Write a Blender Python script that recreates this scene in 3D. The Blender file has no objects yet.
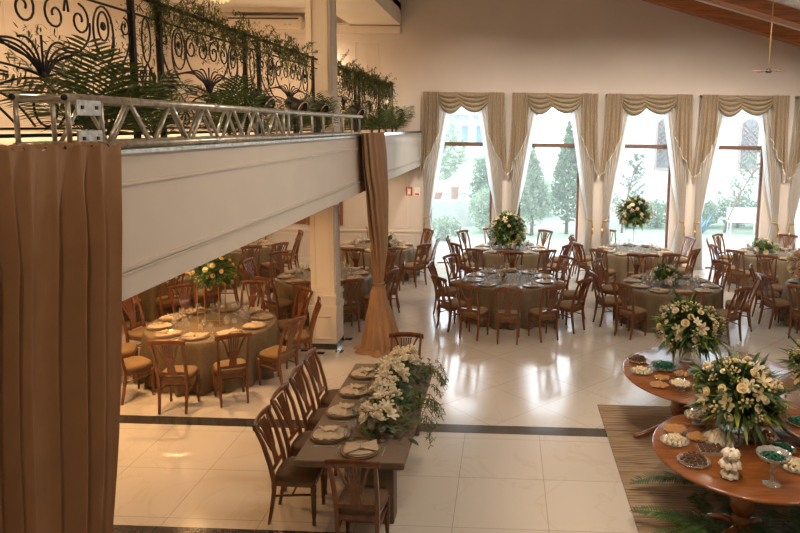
import bpy, bmesh, math, random
from mathutils import Vector, Matrix, Euler
from math import sin, cos, pi, radians as R, sqrt, atan2
random.seed(7)
COL = bpy.context.scene.collection
SC = bpy.context.scene

# ------------------------------------------------------------------ camera
CAM_H = 3.9
p_, y_, r_ = .1333, -.035, -.0127
cp, sp, cy, sy = cos(p_), sin(p_), cos(y_), sin(y_)
fwd = Vector((sy*cp, cy*cp, -sp)); rgt = Vector((cy, -sy, 0)); dwn = fwd.cross(rgt)
rr = cos(r_)*rgt + sin(r_)*dwn; dd = -sin(r_)*rgt + cos(r_)*dwn
cam = bpy.data.cameras.new('camera'); camo = bpy.data.objects.new('camera', cam); COL.objects.link(camo)
m = Matrix((rr, -dd, -fwd)).transposed().to_4x4(); m.translation = Vector((0, 0, CAM_H)); camo.matrix_world = m
cam.sensor_width = 36; cam.lens = 36*669.6/800
cam.shift_x = (400-482.6)/800; cam.shift_y = (215.8-266.5)/800
cam.clip_end = 300; cam.clip_start = .05
SC.camera = camo

# ------------------------------------------------------------------ world, lights, exposure
SC.view_settings.view_transform = 'Standard'; SC.view_settings.look = 'None'
SC.view_settings.gamma = 1; SC.view_settings.use_curve_mapping = False
SC.view_settings.exposure = 0.0
w = bpy.data.worlds.new('sky'); SC.world = w; w.use_nodes = True
nt = w.node_tree; nt.nodes.clear()
out = nt.nodes.new('ShaderNodeOutputWorld'); bg = nt.nodes.new('ShaderNodeBackground')
tc = nt.nodes.new('ShaderNodeTexCoord'); sx = nt.nodes.new('ShaderNodeSeparateXYZ'); cr = nt.nodes.new('ShaderNodeValToRGB')
nt.links.new(tc.outputs['Generated'], sx.inputs[0]); nt.links.new(sx.outputs['Z'], cr.inputs[0])
cr.color_ramp.elements[0].position = 0; cr.color_ramp.elements[0].color = (.87, .94, 1, 1)
cr.color_ramp.elements[1].position = 1; cr.color_ramp.elements[1].color = (.72, .86, 1, 1)
nt.links.new(cr.outputs[0], bg.inputs[0]); bg.inputs[1].default_value = 7.0
nt.links.new(bg.outputs[0], out.inputs[0])

def light(name, kind, loc, energy, col, size=.3, rot=None, spot=None, blend=.6, size_y=None):
    l = bpy.data.lights.new(name, kind); l.energy = energy; l.color = col
    if kind == 'AREA':
        l.size = size
        if size_y: l.shape = 'RECTANGLE'; l.size_y = size_y
    else: l.shadow_soft_size = size
    if kind == 'SPOT': l.spot_size = R(spot or 100); l.spot_blend = blend
    o = bpy.data.objects.new(name, l); COL.objects.link(o); o.location = loc
    if rot: o.rotation_euler = rot
    return o
WIN = [(-2.17, -.40), (.34, 2.03), (2.85, 4.55), (5.33, 7.05), (7.85, 9.4)]
for a, b in WIN:
    pl = light('window_portal', 'AREA', ((a+b)/2, 18.95, 2.3), 1, (1, 1, 1), b-a+.2, (R(-90), 0, 0), size_y=4.7)
    pl.data.cycles.is_portal = True
WARM = (1, .57, .25); WARM2 = (1, .74, .50); NEUT = (1, .87, .74)
for x, y, e in ((-5.2, 7.4, 60), (-4.7, 9.3, 48), (-6.3, 9.3, 42), (-3.2, 9.3, 18), (-6.9, 13.2, 40), (-4.4, 15.2, 28), (-6.8, 16.9, 40), (-3.5, 17.3, 24)):
    light('gallery_downlight', 'AREA', (x, y, 2.70), e, WARM2 if y > 15 else WARM, .10)
for x, y, e in ((-6.2, 6, 190), (-6.2, 10.5, 170), (-6.4, 15.5, 120)):
    light('upper_downlight', 'AREA', (x, y, 6.6), e, (1, .70, .42), .5)
for x, y, z, e in ((-4.75, 18.3, 5.55, 9), (-3.2, 18.2, 4.5, 9)):
    light('wall_wash_lamp', 'POINT', (x, y, z), e, WARM2, .08)
for x, y, e in ((3.2, -1.5, 25), (1.0, 6.5, 100), (5.0, 4.5, 50), (3.5, 11.5, 60)):
    light('hall_fill', 'AREA', (x, y, 5.6), e, NEUT, 1.0)  # unseen area lights added to fill the hall and rake the fascia
for x in (-.6, 2.5, 5.0, 7.2):
    light('back_wall_fill', 'AREA', (x, 13.2, 6.2 if x < 6 else 5.6), 66, NEUT, .5, (R(50), 0, 0)).data.spread = R(85)  # added unseen lights that brighten the piers between the windows
light('ceiling_fill', 'AREA', (2.5, 9.0, 5.7), 75, NEUT, 1.0, (R(180), 0, 0))  # added unseen light that lifts the ceiling and roof timbers
light('hall_spot', 'SPOT', (-.6, .5, 6.6), 150, WARM2, .12, Euler((R(42), 0, R(10))), spot=70)
light('hall_spot', 'SPOT', (.9, 3.0, 6.2), 650, WARM2, .10, Euler((R(32), 0, R(-24))), spot=46)

# ------------------------------------------------------------------ materials
MATS = {}
def mat(name, col, rough=.5, metal=0., var=.12, scale=8., stretch=(1, 1, 1), bump=0., bscale=None, coat=0., sheen=0.,
        trans=0., emit=None, translucent=0., spec=.5, col2=None):
    if name in MATS: return MATS[name]
    M_ = bpy.data.materials.new(name); M_.use_nodes = True; n = M_.node_tree; B = n.nodes['Principled BSDF']
    L = n.links.new
    co = n.nodes.new('ShaderNodeTexCoord'); mp = n.nodes.new('ShaderNodeMapping'); mp.inputs['Scale'].default_value = stretch
    L(co.outputs['Object'], mp.inputs[0])
    no = n.nodes.new('ShaderNodeTexNoise'); no.inputs['Scale'].default_value = scale; no.inputs['Detail'].default_value = 4
    L(mp.outputs[0], no.inputs['Vector'])
    ra = n.nodes.new('ShaderNodeValToRGB'); L(no.outputs[0], ra.inputs[0])
    ra.color_ramp.elements[0].position = .3; ra.color_ramp.elements[1].position = .7
    c2 = col2 or tuple(min(1, c*(1+var)) for c in col)
    c1 = col if col2 else tuple(c*(1-var) for c in col)
    ra.color_ramp.elements[0].color = (*c1, 1); ra.color_ramp.elements[1].color = (*c2, 1)
    L(ra.outputs[0], B.inputs['Base Color'])
    B.inputs['Roughness'].default_value = rough; B.inputs['Metallic'].default_value = metal
    B.inputs['Coat Weight'].default_value = coat; B.inputs['Coat Roughness'].default_value = .1
    B.inputs['Sheen Weight'].default_value = sheen; B.inputs['Transmission Weight'].default_value = trans
    B.inputs['Specular IOR Level'].default_value = spec
    if emit: B.inputs['Emission Color'].default_value = (*emit[0], 1); B.inputs['Emission Strength'].default_value = emit[1]
    if bump:
        n2 = n.nodes.new('ShaderNodeTexNoise'); n2.inputs['Scale'].default_value = bscale or scale*3; L(mp.outputs[0], n2.inputs['Vector'])
        bu = n.nodes.new('ShaderNodeBump'); bu.inputs['Strength'].default_value = bump; bu.inputs['Distance'].default_value = .02
        L(n2.outputs[0], bu.inputs['Height']); L(bu.outputs[0], B.inputs['Normal'])
    if translucent:
        tr = n.nodes.new('ShaderNodeBsdfTranslucent'); L(ra.outputs[0], tr.inputs[0]); mx = n.nodes.new('ShaderNodeMixShader')
        mx.inputs[0].default_value = translucent; o = n.nodes['Material Output']
        L(B.outputs[0], mx.inputs[1]); L(tr.outputs[0], mx.inputs[2]); L(mx.outputs[0], o.inputs[0])
    MATS[name] = M_; return M_
def glassmat(name, tint=(1, 1, 1), refl=.35, rough=.03, white=0., veil=0.):
    M_ = bpy.data.materials.new(name); M_.use_nodes = True; n = M_.node_tree; n.nodes.clear(); L = n.links.new
    o = n.nodes.new('ShaderNodeOutputMaterial'); t = n.nodes.new('ShaderNodeBsdfTransparent'); g = n.nodes.new('ShaderNodeBsdfGlossy')
    t.inputs[0].default_value = (*tint, 1); g.inputs['Roughness'].default_value = rough
    lw = n.nodes.new('ShaderNodeLayerWeight'); lw.inputs[0].default_value = refl
    mx = n.nodes.new('ShaderNodeMixShader'); L(lw.outputs['Facing'], mx.inputs[0]); L(t.outputs[0], mx.inputs[1]); L(g.outputs[0], mx.inputs[2])
    last = mx
    if white:
        d = n.nodes.new('ShaderNodeBsdfDiffuse'); d.inputs[0].default_value = (.85, .83, .8, 1); m2 = n.nodes.new('ShaderNodeMixShader'); m2.inputs[0].default_value = white
        L(mx.outputs[0], m2.inputs[1]); L(d.outputs[0], m2.inputs[2]); last = m2
    if veil:   # bright haze mixed into the pane, washes out the garden
        d = n.nodes.new('ShaderNodeBsdfTranslucent'); d.inputs[0].default_value = (.90, .93, .94, 1); m2 = n.nodes.new('ShaderNodeMixShader'); m2.inputs[0].default_value = veil
        L(last.outputs[0], m2.inputs[1]); L(d.outputs[0], m2.inputs[2]); last = m2
    L(last.outputs[0], o.inputs[0]); MATS[name] = M_; return M_

WALL = mat('cream wall paint', (.66, .585, .52), .85, var=.02, scale=1.5)
CREAM = mat('cream lacquered woodwork', (.72, .64, .54), .55, var=.03, scale=2)
CEIL = mat('white ceiling', (.80, .77, .73), .8, var=.02)
OUTW = mat('white church render', (.55, .56, .56), .9, var=.03, scale=.6)
BEAMW = mat('varnished roof timber', (.42, .145, .045), .4, var=.35, scale=4, stretch=(.4, 6, 6), coat=.3)
WOOD = mat('polished brown chair wood', (.17, .056, .018), .28, var=.35, scale=14, stretch=(1, 1, .2), coat=.35)
TWOOD = mat('polished amber table wood', (.215, .072, .018), .2, var=.28, scale=3, stretch=(1, 7, 7), coat=.5)
DWOOD = mat('dark window wood', (.17, .09, .06), .5, var=.2)
SEAT = mat('tan velvet upholstery', (.22, .135, .062), .9, var=.15, scale=5, bump=.1)
SEATD = mat('brown velvet upholstery', (.115, .065, .028), .85, var=.2, scale=5, bump=.1)
CLOTH = mat('olive linen', (.17, .122, .066), .6, var=.12, scale=30, bump=.15, bscale=200)
TOPC = mat('taupe table fabric', (.175, .122, .080), .65, var=.12, scale=18, stretch=(1, 4, 1), bump=.1)
DRAPE = mat('caramel drape', (.36, .205, .105), .8, var=.07, scale=6, bump=.08, bscale=120)
SWAG = mat('gold damask', (.42, .325, .215), .7, var=.16, scale=28, translucent=.28)
LDRAPE = mat('grey beige lining drape', (.60, .54, .47), .75, var=.04, translucent=.25)
SHEER = mat('white sheer', (.82, .86, .88), .8, var=.02, translucent=.45)
GOLD = mat('antique gold', (.62, .40, .16), .35, metal=.8)
STEEL = mat('galvanised steel', (.55, .53, .47), .34, metal=.85, var=.3, scale=20)
STEELD = mat('truss plate steel', (.55, .56, .53), .45, metal=.6, var=.35, scale=25)
IRON = mat('black wrought iron', (.022, .018, .016), .5, metal=.4)
BLACK = mat('matt black', (.015, .015, .016), .5)
LENS = mat('spot lens', (.35, .25, .18), .15, metal=.7)
DSTONE = mat('dark granite', (.045, .042, .038), .12, var=.5, scale=60, coat=.4)
LEAF = mat('glossy dark leaf', (.035, .085, .022), .42, var=.45, scale=9, translucent=.15)
LEAF2 = mat('bright leaf', (.20, .26, .04), .45, var=.4, scale=9, translucent=.2)
PALM = mat('palm leaf', (.075, .115, .028), .45, var=.5, scale=6, translucent=.15)
VINE = mat('fern vine', (.105, .125, .028), .6, var=.5, scale=8, translucent=.2)
GLEAF = mat('garden leaf', (.20, .27, .17), .7, var=.3, scale=3, translucent=.35)
GLEAF2 = mat('pale garden leaf', (.29, .36, .25), .7, var=.3, scale=3, translucent=.35)
GROUND = mat('pale garden paving', (.36, .38, .35), .9, var=.15, scale=1.2)
LAWN = mat('lawn', (.22, .27, .19), .95, var=.2, scale=4)
PETAL = mat('cream petal', (.84, .70, .42), .55, var=.08, scale=20, translucent=.25)
PETALW = mat('white petal', (.86, .77, .58), .55, var=.05, scale=20, translucent=.25)
PETALP = mat('blush petal', (.78, .52, .38), .55, var=.12, scale=20, translucent=.25)
YEL = mat('yellow stamen', (.60, .42, .06), .6)
CHINA = mat('ivory patterned china', (.52, .41, .27), .3, var=.22, scale=60, coat=.3)
CHARG = mat('bronze rimmed charger', (.22, .13, .065), .35, var=.3, scale=40)
NAP = mat('beige napkin', (.50, .385, .26), .85, var=.06, scale=20, bump=.1)
GLASS = glassmat('drinking glass', (.97, .97, .96), .5, white=.16)  # diffuse white share stands in for sparkle on the glasses
CRYS = glassmat('cut crystal', (.93, .92, .88), .45, .08, white=.16)
PANE = glassmat('window glass', (1, 1, 1), .06, .0, veil=.045)
CUT = mat('silver cutlery', (.75, .72, .66), .3, metal=.8)
BROWN = mat('chocolate truffle', (.10, .04, .015), .6, var=.4, scale=60, bump=.5)
TANC = mat('caramel sweet', (.52, .27, .09), .6, var=.3, scale=60)
WHITEC = mat('coconut sweet', (.72, .62, .42), .75, var=.12, scale=60, bump=.4)
GREENC = mat('green foil sweet', (.004, .095, .050), .3, metal=.3, var=.5, scale=40)
MERI = mat('meringue', (.84, .78, .66), .7, var=.05)
SIGNR = mat('sign red', (.50, .05, .03), .5); SIGNW = mat('sign white', (.85, .8, .7), .5)
BRASS = mat('picture gilt brown', (.26, .09, .03), .5, var=.4, scale=20)
ART = mat('woven red panel', (.30, .10, .035), .8, var=.6, scale=30)

def floor_mat(name, diag):
    M_ = bpy.data.materials.new(name); M_.use_nodes = True; n = M_.node_tree; B = n.nodes['Principled BSDF']; L = n.links.new
    co = n.nodes.new('ShaderNodeTexCoord'); mp = n.nodes.new('ShaderNodeMapping'); L(co.outputs['Object'], mp.inputs[0])
    T_ = .945
    mp.vector_type = 'POINT'
    if diag: mp.inputs['Rotation'].default_value = (0, 0, R(-45)); mp.inputs['Location'].default_value = (T_*20-5.80, T_*20-5.99, 0)
    else: mp.inputs['Location'].default_value = (T_*20+.472, T_*20-7.03, 0)
    br = n.nodes.new('ShaderNodeTexBrick'); br.offset = 0; br.offset_frequency = 1; br.squash = 1
    br.inputs['Scale'].default_value = 1; br.inputs['Brick Width'].default_value = T_; br.inputs['Row Height'].default_value = T_
    br.inputs['Mortar Size'].default_value = .004; br.inputs['Mortar Smooth'].default_value = .2; br.inputs['Bias'].default_value = 0
    br.inputs['Color1'].default_value = (.61, .555, .475, 1); br.inputs['Color2'].default_value = (.65, .595, .515, 1); br.inputs['Mortar'].default_value = (.38, .32, .25, 1)
    L(mp.outputs[0], br.inputs[0])
    # faint marble veins
    wv = n.nodes.new('ShaderNodeTexNoise'); wv.inputs['Scale'].default_value = .9; wv.inputs['Detail'].default_value = 6; wv.inputs['Distortion'].default_value = 1.2
    L(co.outputs['Object'], wv.inputs['Vector'])
    vr = n.nodes.new('ShaderNodeValToRGB'); L(wv.outputs[0], vr.inputs[0])
    e = vr.color_ramp.elements; e[0].position = .475; e[0].color = (1, 1, 1, 1); e[1].position = .5; e[1].color = (.84, .76, .62, 1)
    e2 = vr.color_ramp.elements.new(.515); e2.color = (1, 1, 1, 1)
    mx = n.nodes.new('ShaderNodeMix'); mx.data_type = 'RGBA'; mx.blend_type = 'MULTIPLY'; mx.inputs[0].default_value = .3
    L(br.outputs['Color'], mx.inputs[6]); L(vr.outputs[0], mx.inputs[7]); L(mx.outputs[2], B.inputs['Base Color'])
    B.inputs['Roughness'].default_value = .17; B.inputs['Coat Weight'].default_value = .25; B.inputs['Coat Roughness'].default_value = .09
    B.inputs['Specular IOR Level'].default_value = .55
    return M_
FL_N = floor_mat('marble floor straight', False); FL_D = floor_mat('marble floor diagonal', True)
def rug_mat():
    M_ = bpy.data.materials.new('striped brown rug'); M_.use_nodes = True; n = M_.node_tree; B = n.nodes['Principled BSDF']; L = n.links.new
    co = n.nodes.new('ShaderNodeTexCoord'); mp = n.nodes.new('ShaderNodeMapping'); mp.inputs['Scale'].default_value = (1.6, 55, 1); L(co.outputs['Object'], mp.inputs[0])
    no = n.nodes.new('ShaderNodeTexNoise'); no.inputs['Scale'].default_value = 1; no.inputs['Detail'].default_value = 6; no.inputs['Roughness'].default_value = .7; L(mp.outputs[0], no.inputs[0])
    ra = n.nodes.new('ShaderNodeValToRGB'); L(no.outputs[0], ra.inputs[0]); e = ra.color_ramp.elements
    e[0].position = .35; e[0].color = (.07, .04, .022, 1); e[1].position = .68; e[1].color = (.52, .39, .25, 1)
    x = e.new(.5); x.color = (.33, .23, .14, 1)
    L(ra.outputs[0], B.inputs['Base Color']); B.inputs['Roughness'].default_value = .95
    return M_
RUG = rug_mat()

# ------------------------------------------------------------------ mesh helpers
class MB:
    def __init__(s): s.v = []; s.f = []; s.s = []
    def add(s, vs, fs, smooth=False, M=None):
        o = len(s.v)
        if M is not None: vs = [M @ Vector(q) for q in vs]
        s.v += [tuple(q) for q in vs]; s.f += [tuple(i+o for i in q) for q in fs]; s.s += [smooth]*len(fs); return s
    def box(s, c, d, M=None, rz=0, top=1.):
        x, y, z = (q/2 for q in d); vs = []
        for k, zz in ((1., -z), (top, z)):
            for a, b in ((-x, -y), (x, -y), (x, y), (-x, y)):
                a *= k; b *= k
                vs.append((c[0]+a*cos(rz)-b*sin(rz), c[1]+a*sin(rz)+b*cos(rz), c[2]+zz))
        return s.add(vs, [(3, 2, 1, 0), (4, 5, 6, 7), (0, 1, 5, 4), (1, 2, 6, 5), (2, 3, 7, 6), (3, 0, 4, 7)], False, M)
    def lim(s, x0, x1, y0, y1, z0, z1): return s.box(((x0+x1)/2, (y0+y1)/2, (z0+z1)/2), (x1-x0, y1-y0, z1-z0))
    def tube(s, pts, r, n=6, closed=False, smooth=True, M=None, flat=1.):
        pts = [Vector(q) for q in pts]; N = len(pts); rs = r if isinstance(r, (list, tuple)) else [r]*N
        vs = []; up = None
        for i, q in enumerate(pts):
            if closed: t = pts[(i+1) % N]-pts[i-1]
            else: t = pts[min(i+1, N-1)]-pts[max(i-1, 0)]
            if t.length < 1e-9: t = Vector((0, 0, 1))
            t.normalize()
            if up is None: up = Vector((0, 0, 1)) if abs(t.z) < .9 else Vector((0, 1, 0))
            a = t.cross(up)
            if a.length < 1e-4: a = t.cross(Vector((1, 0, .1)))
            a.normalize(); b = a.cross(t).normalized(); up = b
            for k in range(n):
                th = 2*pi*k/n + pi/n; vs.append(q + a*cos(th)*rs[i] + b*sin(th)*rs[i]*flat)
        fs = []
        for i in range(N if closed else N-1):
            j = (i+1) % N
            for k in range(n): fs.append((i*n+k, i*n+(k+1) % n, j*n+(k+1) % n, j*n+k))
        if not closed: fs += [tuple(range(n-1, -1, -1)), tuple(range((N-1)*n, N*n))]
        return s.add(vs, fs, smooth, M)
    def lathe(s, prof, n=20, c=(0, 0, 0), wob=None, M=None, smooth=True):
        vs = []; fs = []
        for i, (r, z) in enumerate(prof):
            for k in range(n):
                th = 2*pi*k/n; q = r*(wob(th, i, z) if wob else 1); vs.append((c[0]+q*cos(th), c[1]+q*sin(th), c[2]+z))
        for i in range(len(prof)-1):
            for k in range(n): fs.append((i*n+k, i*n+(k+1) % n, (i+1)*n+(k+1) % n, (i+1)*n+k))
        if prof[0][0] > 1e-4 and False: pass
        return s.add(vs, fs, smooth, M)
    def cap(s, r, z, n=20, c=(0, 0, 0), flip=False):
        vs = [(c[0]+r*cos(2*pi*k/n), c[1]+r*sin(2*pi*k/n), c[2]+z) for k in range(n)]
        f = tuple(range(n)); return s.add(vs, [f[::-1] if flip else f])
    def grid(s, fn, nu, nv, cu=False, smooth=True, M=None):
        vs = [fn(i/nu, j/nv) for j in range(nv+1) for i in range(nu if cu else nu+1)]
        w_ = nu if cu else nu+1
        fs = [(j*w_+i, j*w_+(i+1) % w_, (j+1)*w_+(i+1) % w_, (j+1)*w_+i) for j in range(nv) for i in range(nu)]
        return s.add(vs, fs, smooth, M)
    def ball(s, c, r, n=8, m_=5, sc=(1, 1, 1), M=None, lump=0):
        prof = [(max(sin(pi*j/m_), 1e-4), -cos(pi*j/m_)) for j in range(m_+1)]
        vs = []; fs = []
        for a, z in prof:
            for k in range(n):
                l = 1+random.uniform(-lump, lump)
                vs.append((c[0]+r*a*cos(2*pi*k/n)*sc[0]*l, c[1]+r*a*sin(2*pi*k/n)*sc[1]*l, c[2]+r*z*sc[2]*l))
        for i in range(m_):
            for k in range(n): fs.append((i*n+k, i*n+(k+1) % n, (i+1)*n+(k+1) % n, (i+1)*n+k))
        return s.add(vs, fs, True, M)
    def mesh(s, name, bev=0):
        me = bpy.data.meshes.new(name); me.from_pydata(s.v, [], s.f); me.polygons.foreach_set('use_smooth', s.s)
        if bev:
            bm = bmesh.new(); bm.from_mesh(me); es = [e for e in bm.edges if len(e.link_faces) == 2 and e.calc_face_angle(0) > .6]
            bmesh.ops.bevel(bm, geom=es, offset=bev, segments=2, affect='EDGES', clamp_overlap=True); bm.to_mesh(me); bm.free()
        me.update(); return me
    def build(s, name, mt, parent=None, bev=0, loc=None):
        me = s.mesh(name, bev); me.materials.append(mt)
        return link(me, name, parent, loc)
def link(me, name, parent=None, loc=None):
    o = bpy.data.objects.new(name, me); COL.objects.link(o); o.parent = parent
    if loc is not None: o.location = loc
    return o
def tag(o, label, cat, group=None, kind=None):
    if label: o['label'] = label
    if cat: o['category'] = cat
    if group: o['group'] = group
    if kind: o['kind'] = kind
    return o
def thing(name, label, cat, loc=(0, 0, 0), rz=0, group=None):
    o = bpy.data.objects.new(name, None); o.empty_display_size = .1; COL.objects.link(o); o.location = loc; o.rotation_euler = (0, 0, rz)
    return tag(o, label, cat, group)
def struct(o, kind='structure'): o['kind'] = kind; return o
def copy_tree(o, parent=None):
    c = o.copy(); COL.objects.link(c); c.parent = parent
    for ch in list(o.children): copy_tree(ch, c)
    return c
def dup(o, loc, rz=0, label=None, group=None, sc=None, rot=None):
    c = copy_tree(o); c.location = loc; c.rotation_euler = rot or (0, 0, rz)
    if label: c['label'] = label
    if group: c['group'] = group
    if sc: c.scale = (sc,)*3
    return c
class Proto:
    """first use returns the thing itself, later uses return copies"""
    def __init__(s, fn): s.fn = fn; s.o = None; s.used = False
    def put(s, loc, rz=0, label=None, group=None, sc=None, rot=None):
        if s.o is None: s.o = s.fn()
        if not s.used:
            s.used = True; o = s.o; o.location = loc; o.rotation_euler = rot or (0, 0, rz)
            if label: o['label'] = label
            if group: o['group'] = group
            if sc: o.scale = (sc,)*3
            return o
        return dup(s.o, loc, rz, label, group, sc, rot)

# ------------------------------------------------------------------ room shell
XL, XR, YB, YF = -9.4, 9.3, 18.6, -4.0
def zc(x): return 7.602-.277*(x-3.475)
struct(MB().lim(XL, XR, YF, 5.70, -.1, 0).build('floor', FL_N))
struct(MB().lim(XL, XR, 5.94, 8.12, -.1, 0).build('floor', FL_N))
struct(MB().lim(XL, XR, 8.36, YB+.35, -.1, 0).build('floor', FL_D))
for a, b in ((5.70, 5.94), (8.12, 8.36)):
    struct(MB().lim(XL, XR, a, b, -.1, .0).build('trim_1', DSTONE))
# back wall with window openings
mb = MB(); ZO = 4.62; X = [XL]+[q for ab in WIN for q in ab]+[XR+.2]
for i in range(0, len(X), 2): mb.lim(X[i], X[i+1], YB, YB+.3, 0, ZO)
mb.lim(XL, XR+.2, YB, YB+.3, ZO, 9.6)
struct(mb.build('wall_back', WALL))
struct(MB().lim(XL-.3, XL, YF, YB+.3, 0, 9.6).build('wall_left', WALL))
struct(MB().lim(XR, XR+.3, YF, YB+.3, 0, 9.6).build('wall_right', WALL))
struct(MB().lim(XL-.3, XR+.3, YF-.3, YF, 0, 9.6).build('wall_front', WALL))
vs = [(x, y, z+dz) for dz in (0, .2) for x, z in ((-2.93, zc(-2.93)), (XR+.3, zc(XR+.3))) for y in (YF, YB+.3)]
struct(MB().add(vs, [(0, 1, 3, 2), (4, 6, 7, 5), (0, 2, 6, 4), (1, 5, 7, 3), (0, 4, 5, 1), (2, 3, 7, 6)]).build('ceiling', CEIL))
struct(MB().lim(XL, -2.93, YF, YB, 6.98, 7.15).build('ceiling_gallery', CEIL))
struct(MB().lim(-4.3, -2.93, YF, YB, 6.58, 9.55).build('beam_gallery', CREAM))
struct(MB().lim(XL, -2.95, YB-.10, YB, 6.35, 6.55).lim(XL, -4.3, YB-.16, YB, 6.55, 6.62).lim(XL, -4.3, YB-.25, YB, 6.86, 6.98).build('cornice_gallery', CREAM))
# gallery slab with fascia and its mouldings
mb = MB().lim(XL, -2.5, YF, YB, 2.95, 3.70).lim(-2.5, -2.38, YF, YB, 2.79, 3.72)
struct(mb.build('slab_gallery', CREAM))
mb = MB()
for z, h in ((3.515, .022), (2.985, .02), (2.955, .012)): mb.lim(-2.38, -2.362, YF, YB, z-h/2, z+h/2)
struct(mb.build('trim_fascia', CREAM))
struct(MB().lim(-2.52, -2.34, 3.4, 11.3, 3.702, 3.728).build('trim_ledge', STEEL))
struct(MB().lim(-2.55, -2.33, 11.3, YB, 3.70, 3.75).build('trim_ledge', DSTONE))
# panel mouldings
def panel(mb, x0, x1, z0, z1, y, t=.022, axis='y', sgn=-1):
    for a, b, c, d in ((x0, x1, z0, z0+t), (x0, x1, z1-t, z1), (x0, x0+t, z0+t, z1-t), (x1-t, x1, z0+t, z1-t)):
        if axis == 'y': mb.lim(a, b, min(y, y+sgn*.016), max(y, y+sgn*.016), c, d)
        else: mb.lim(min(y, y+sgn*.016), max(y, y+sgn*.016), a, b, c, d)
mb = MB()
mb.lim(XL, -2.3, YB-.03, YB, .90, .96)
for x0, x1 in ((-9.2, -8.3), (-8.1, -6.4), (-5.5, -5.25), (-4.42, -3.9), (-3.78, -2.75)): panel(mb, x0, x1, 1.02, 2.62, YB)
for x0, x1 in ((-9.2, -7.6), (-7.4, -5.8), (-5.6, -4.1), (-3.95, -2.6)): panel(mb, x0, x1, .2, .82, YB)
for x0, x1 in ((-9.0, -7.2), (-7.0, -5.2), (-4.2, -3.55)): panel(mb, x0, x1, 4.2, 6.15, YB)
for k in range(7): mb.lim(XL, -6.4, YB-.012, YB, 1.2+.2*k, 1.21+.2*k)
struct(mb.build('trim_panels', CREAM))
mb = MB(); mb.lim(XL, XL+.03, YF, YB, .90, .96)
for k in range(11): panel(mb, 2+1.5*k, 3.3+1.5*k, 1.02, 2.62, XL, axis='x', sgn=1); panel(mb, 2+1.5*k, 3.3+1.5*k, .2, .82, XL, axis='x', sgn=1); panel(mb, 2+1.5*k, 3.3+1.5*k, 4.2, 6.3, XL, axis='x', sgn=1)
struct(mb.build('trim_panels', CREAM))
struct(MB().lim(XL, -2.3, YB-.025, YB, 0, .12).build('baseboard_back', CREAM))
for i, (a, b) in enumerate(zip([WIN[k][1] for k in range(4)], [WIN[k+1][0] for k in range(4)])):
    struct(MB().lim(a, b, YB-.02, YB, 0, .12).build('baseboard_back', CREAM))
# column: lower and upper shafts
cx0, cx1, cy0, cy1 = -3.36, -2.93, 11.20, 11.66
def colpiece(z0, z1, e): return (cx0-e, cx1+e, cy0-e, cy1+e, z0, z1)
mb = MB()
for a in ((0.10, .68, .02), (.66, .72, .03), (.72, .78, .038), (.78, .92, .015), (.92, .97, .034), (.97, 1.01, .02), (1.0, 2.62, -.012), (2.58, 2.63, .012), (2.66, 2.95, .0), (2.63, 2.68, .035)): mb.lim(*colpiece(*a))
for (z0, z1, e) in ((.18, .60, .02), (1.08, 2.5, -.012)):
    panel(mb, cx0+.07-e*.5, cx1-.07+e*.5, z0, z1, cy0-e); panel(mb, cy0+.07, cy1-.07, z0, z1, cx1+e, axis='x', sgn=1)
struct(mb.build('column', CREAM))
struct(MB().lim(*colpiece(0, .10, .03)).build('baseboard_column', DSTONE))
mb = MB()
for a in ((3.70, 4.3, .02), (4.3, 4.36, .04), (4.36, 6.9, -.012)): mb.lim(*colpiece(*a))
panel(mb, cx0+.09, cx1-.05, 4.45, 6.5, cy0+.012); panel(mb, cy0+.07, cy1-.07, 4.45, 6.5, cx1-.012, axis='x', sgn=1)
struct(mb.build('column', CREAM))
for x, y in ((-3.45, 11.1), (-2.84, 11.1), (-2.84, 11.76), (-3.14, 10.98)):
    struct(MB().box((x, y, .002), (.13, .13, .006), rz=R(0)).build('trim_inset', DSTONE))
# roof timbers following the slope
for k, (ya, yb, dz) in enumerate(((18.28, 18.6, .34), (16.4, 16.85, .34), (13.0, 13.35, .36), (9.6, 9.95, .36))):
    vs = [(x, y, zc(x)-d+.02) for x in (-2.9, XR) for y in (ya, yb) for d in (0, dz)]
    struct(MB().add(vs, [(0, 2, 3, 1), (4, 5, 7, 6), (0, 1, 5, 4), (2, 6, 7, 3), (1, 3, 7, 5), (0, 4, 6, 2)]).build('beam', BEAMW))

# windows: wooden frame, transom, glass
for i, (a, b) in enumerate(WIN):
    mb = MB(); yf = YB+.14
    mb.lim(a, a+.06, yf, yf+.08, 0, ZO).lim(b-.06, b, yf, yf+.08, 0, ZO).lim(a, b, yf, yf+.08, ZO-.06, ZO).lim(a+.06, b-.06, yf, yf+.08, 3.34, 3.45)
    mb.lim(a+.06, b-.06, yf, yf+.08, 0.0, .035)
    o = struct(mb.build('window_%d' % (i+1), DWOOD))
    MB().lim(a+.055, b-.055, yf+.035, yf+.045, .03, ZO-.05).build('glass_pane', PANE, o)

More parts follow.
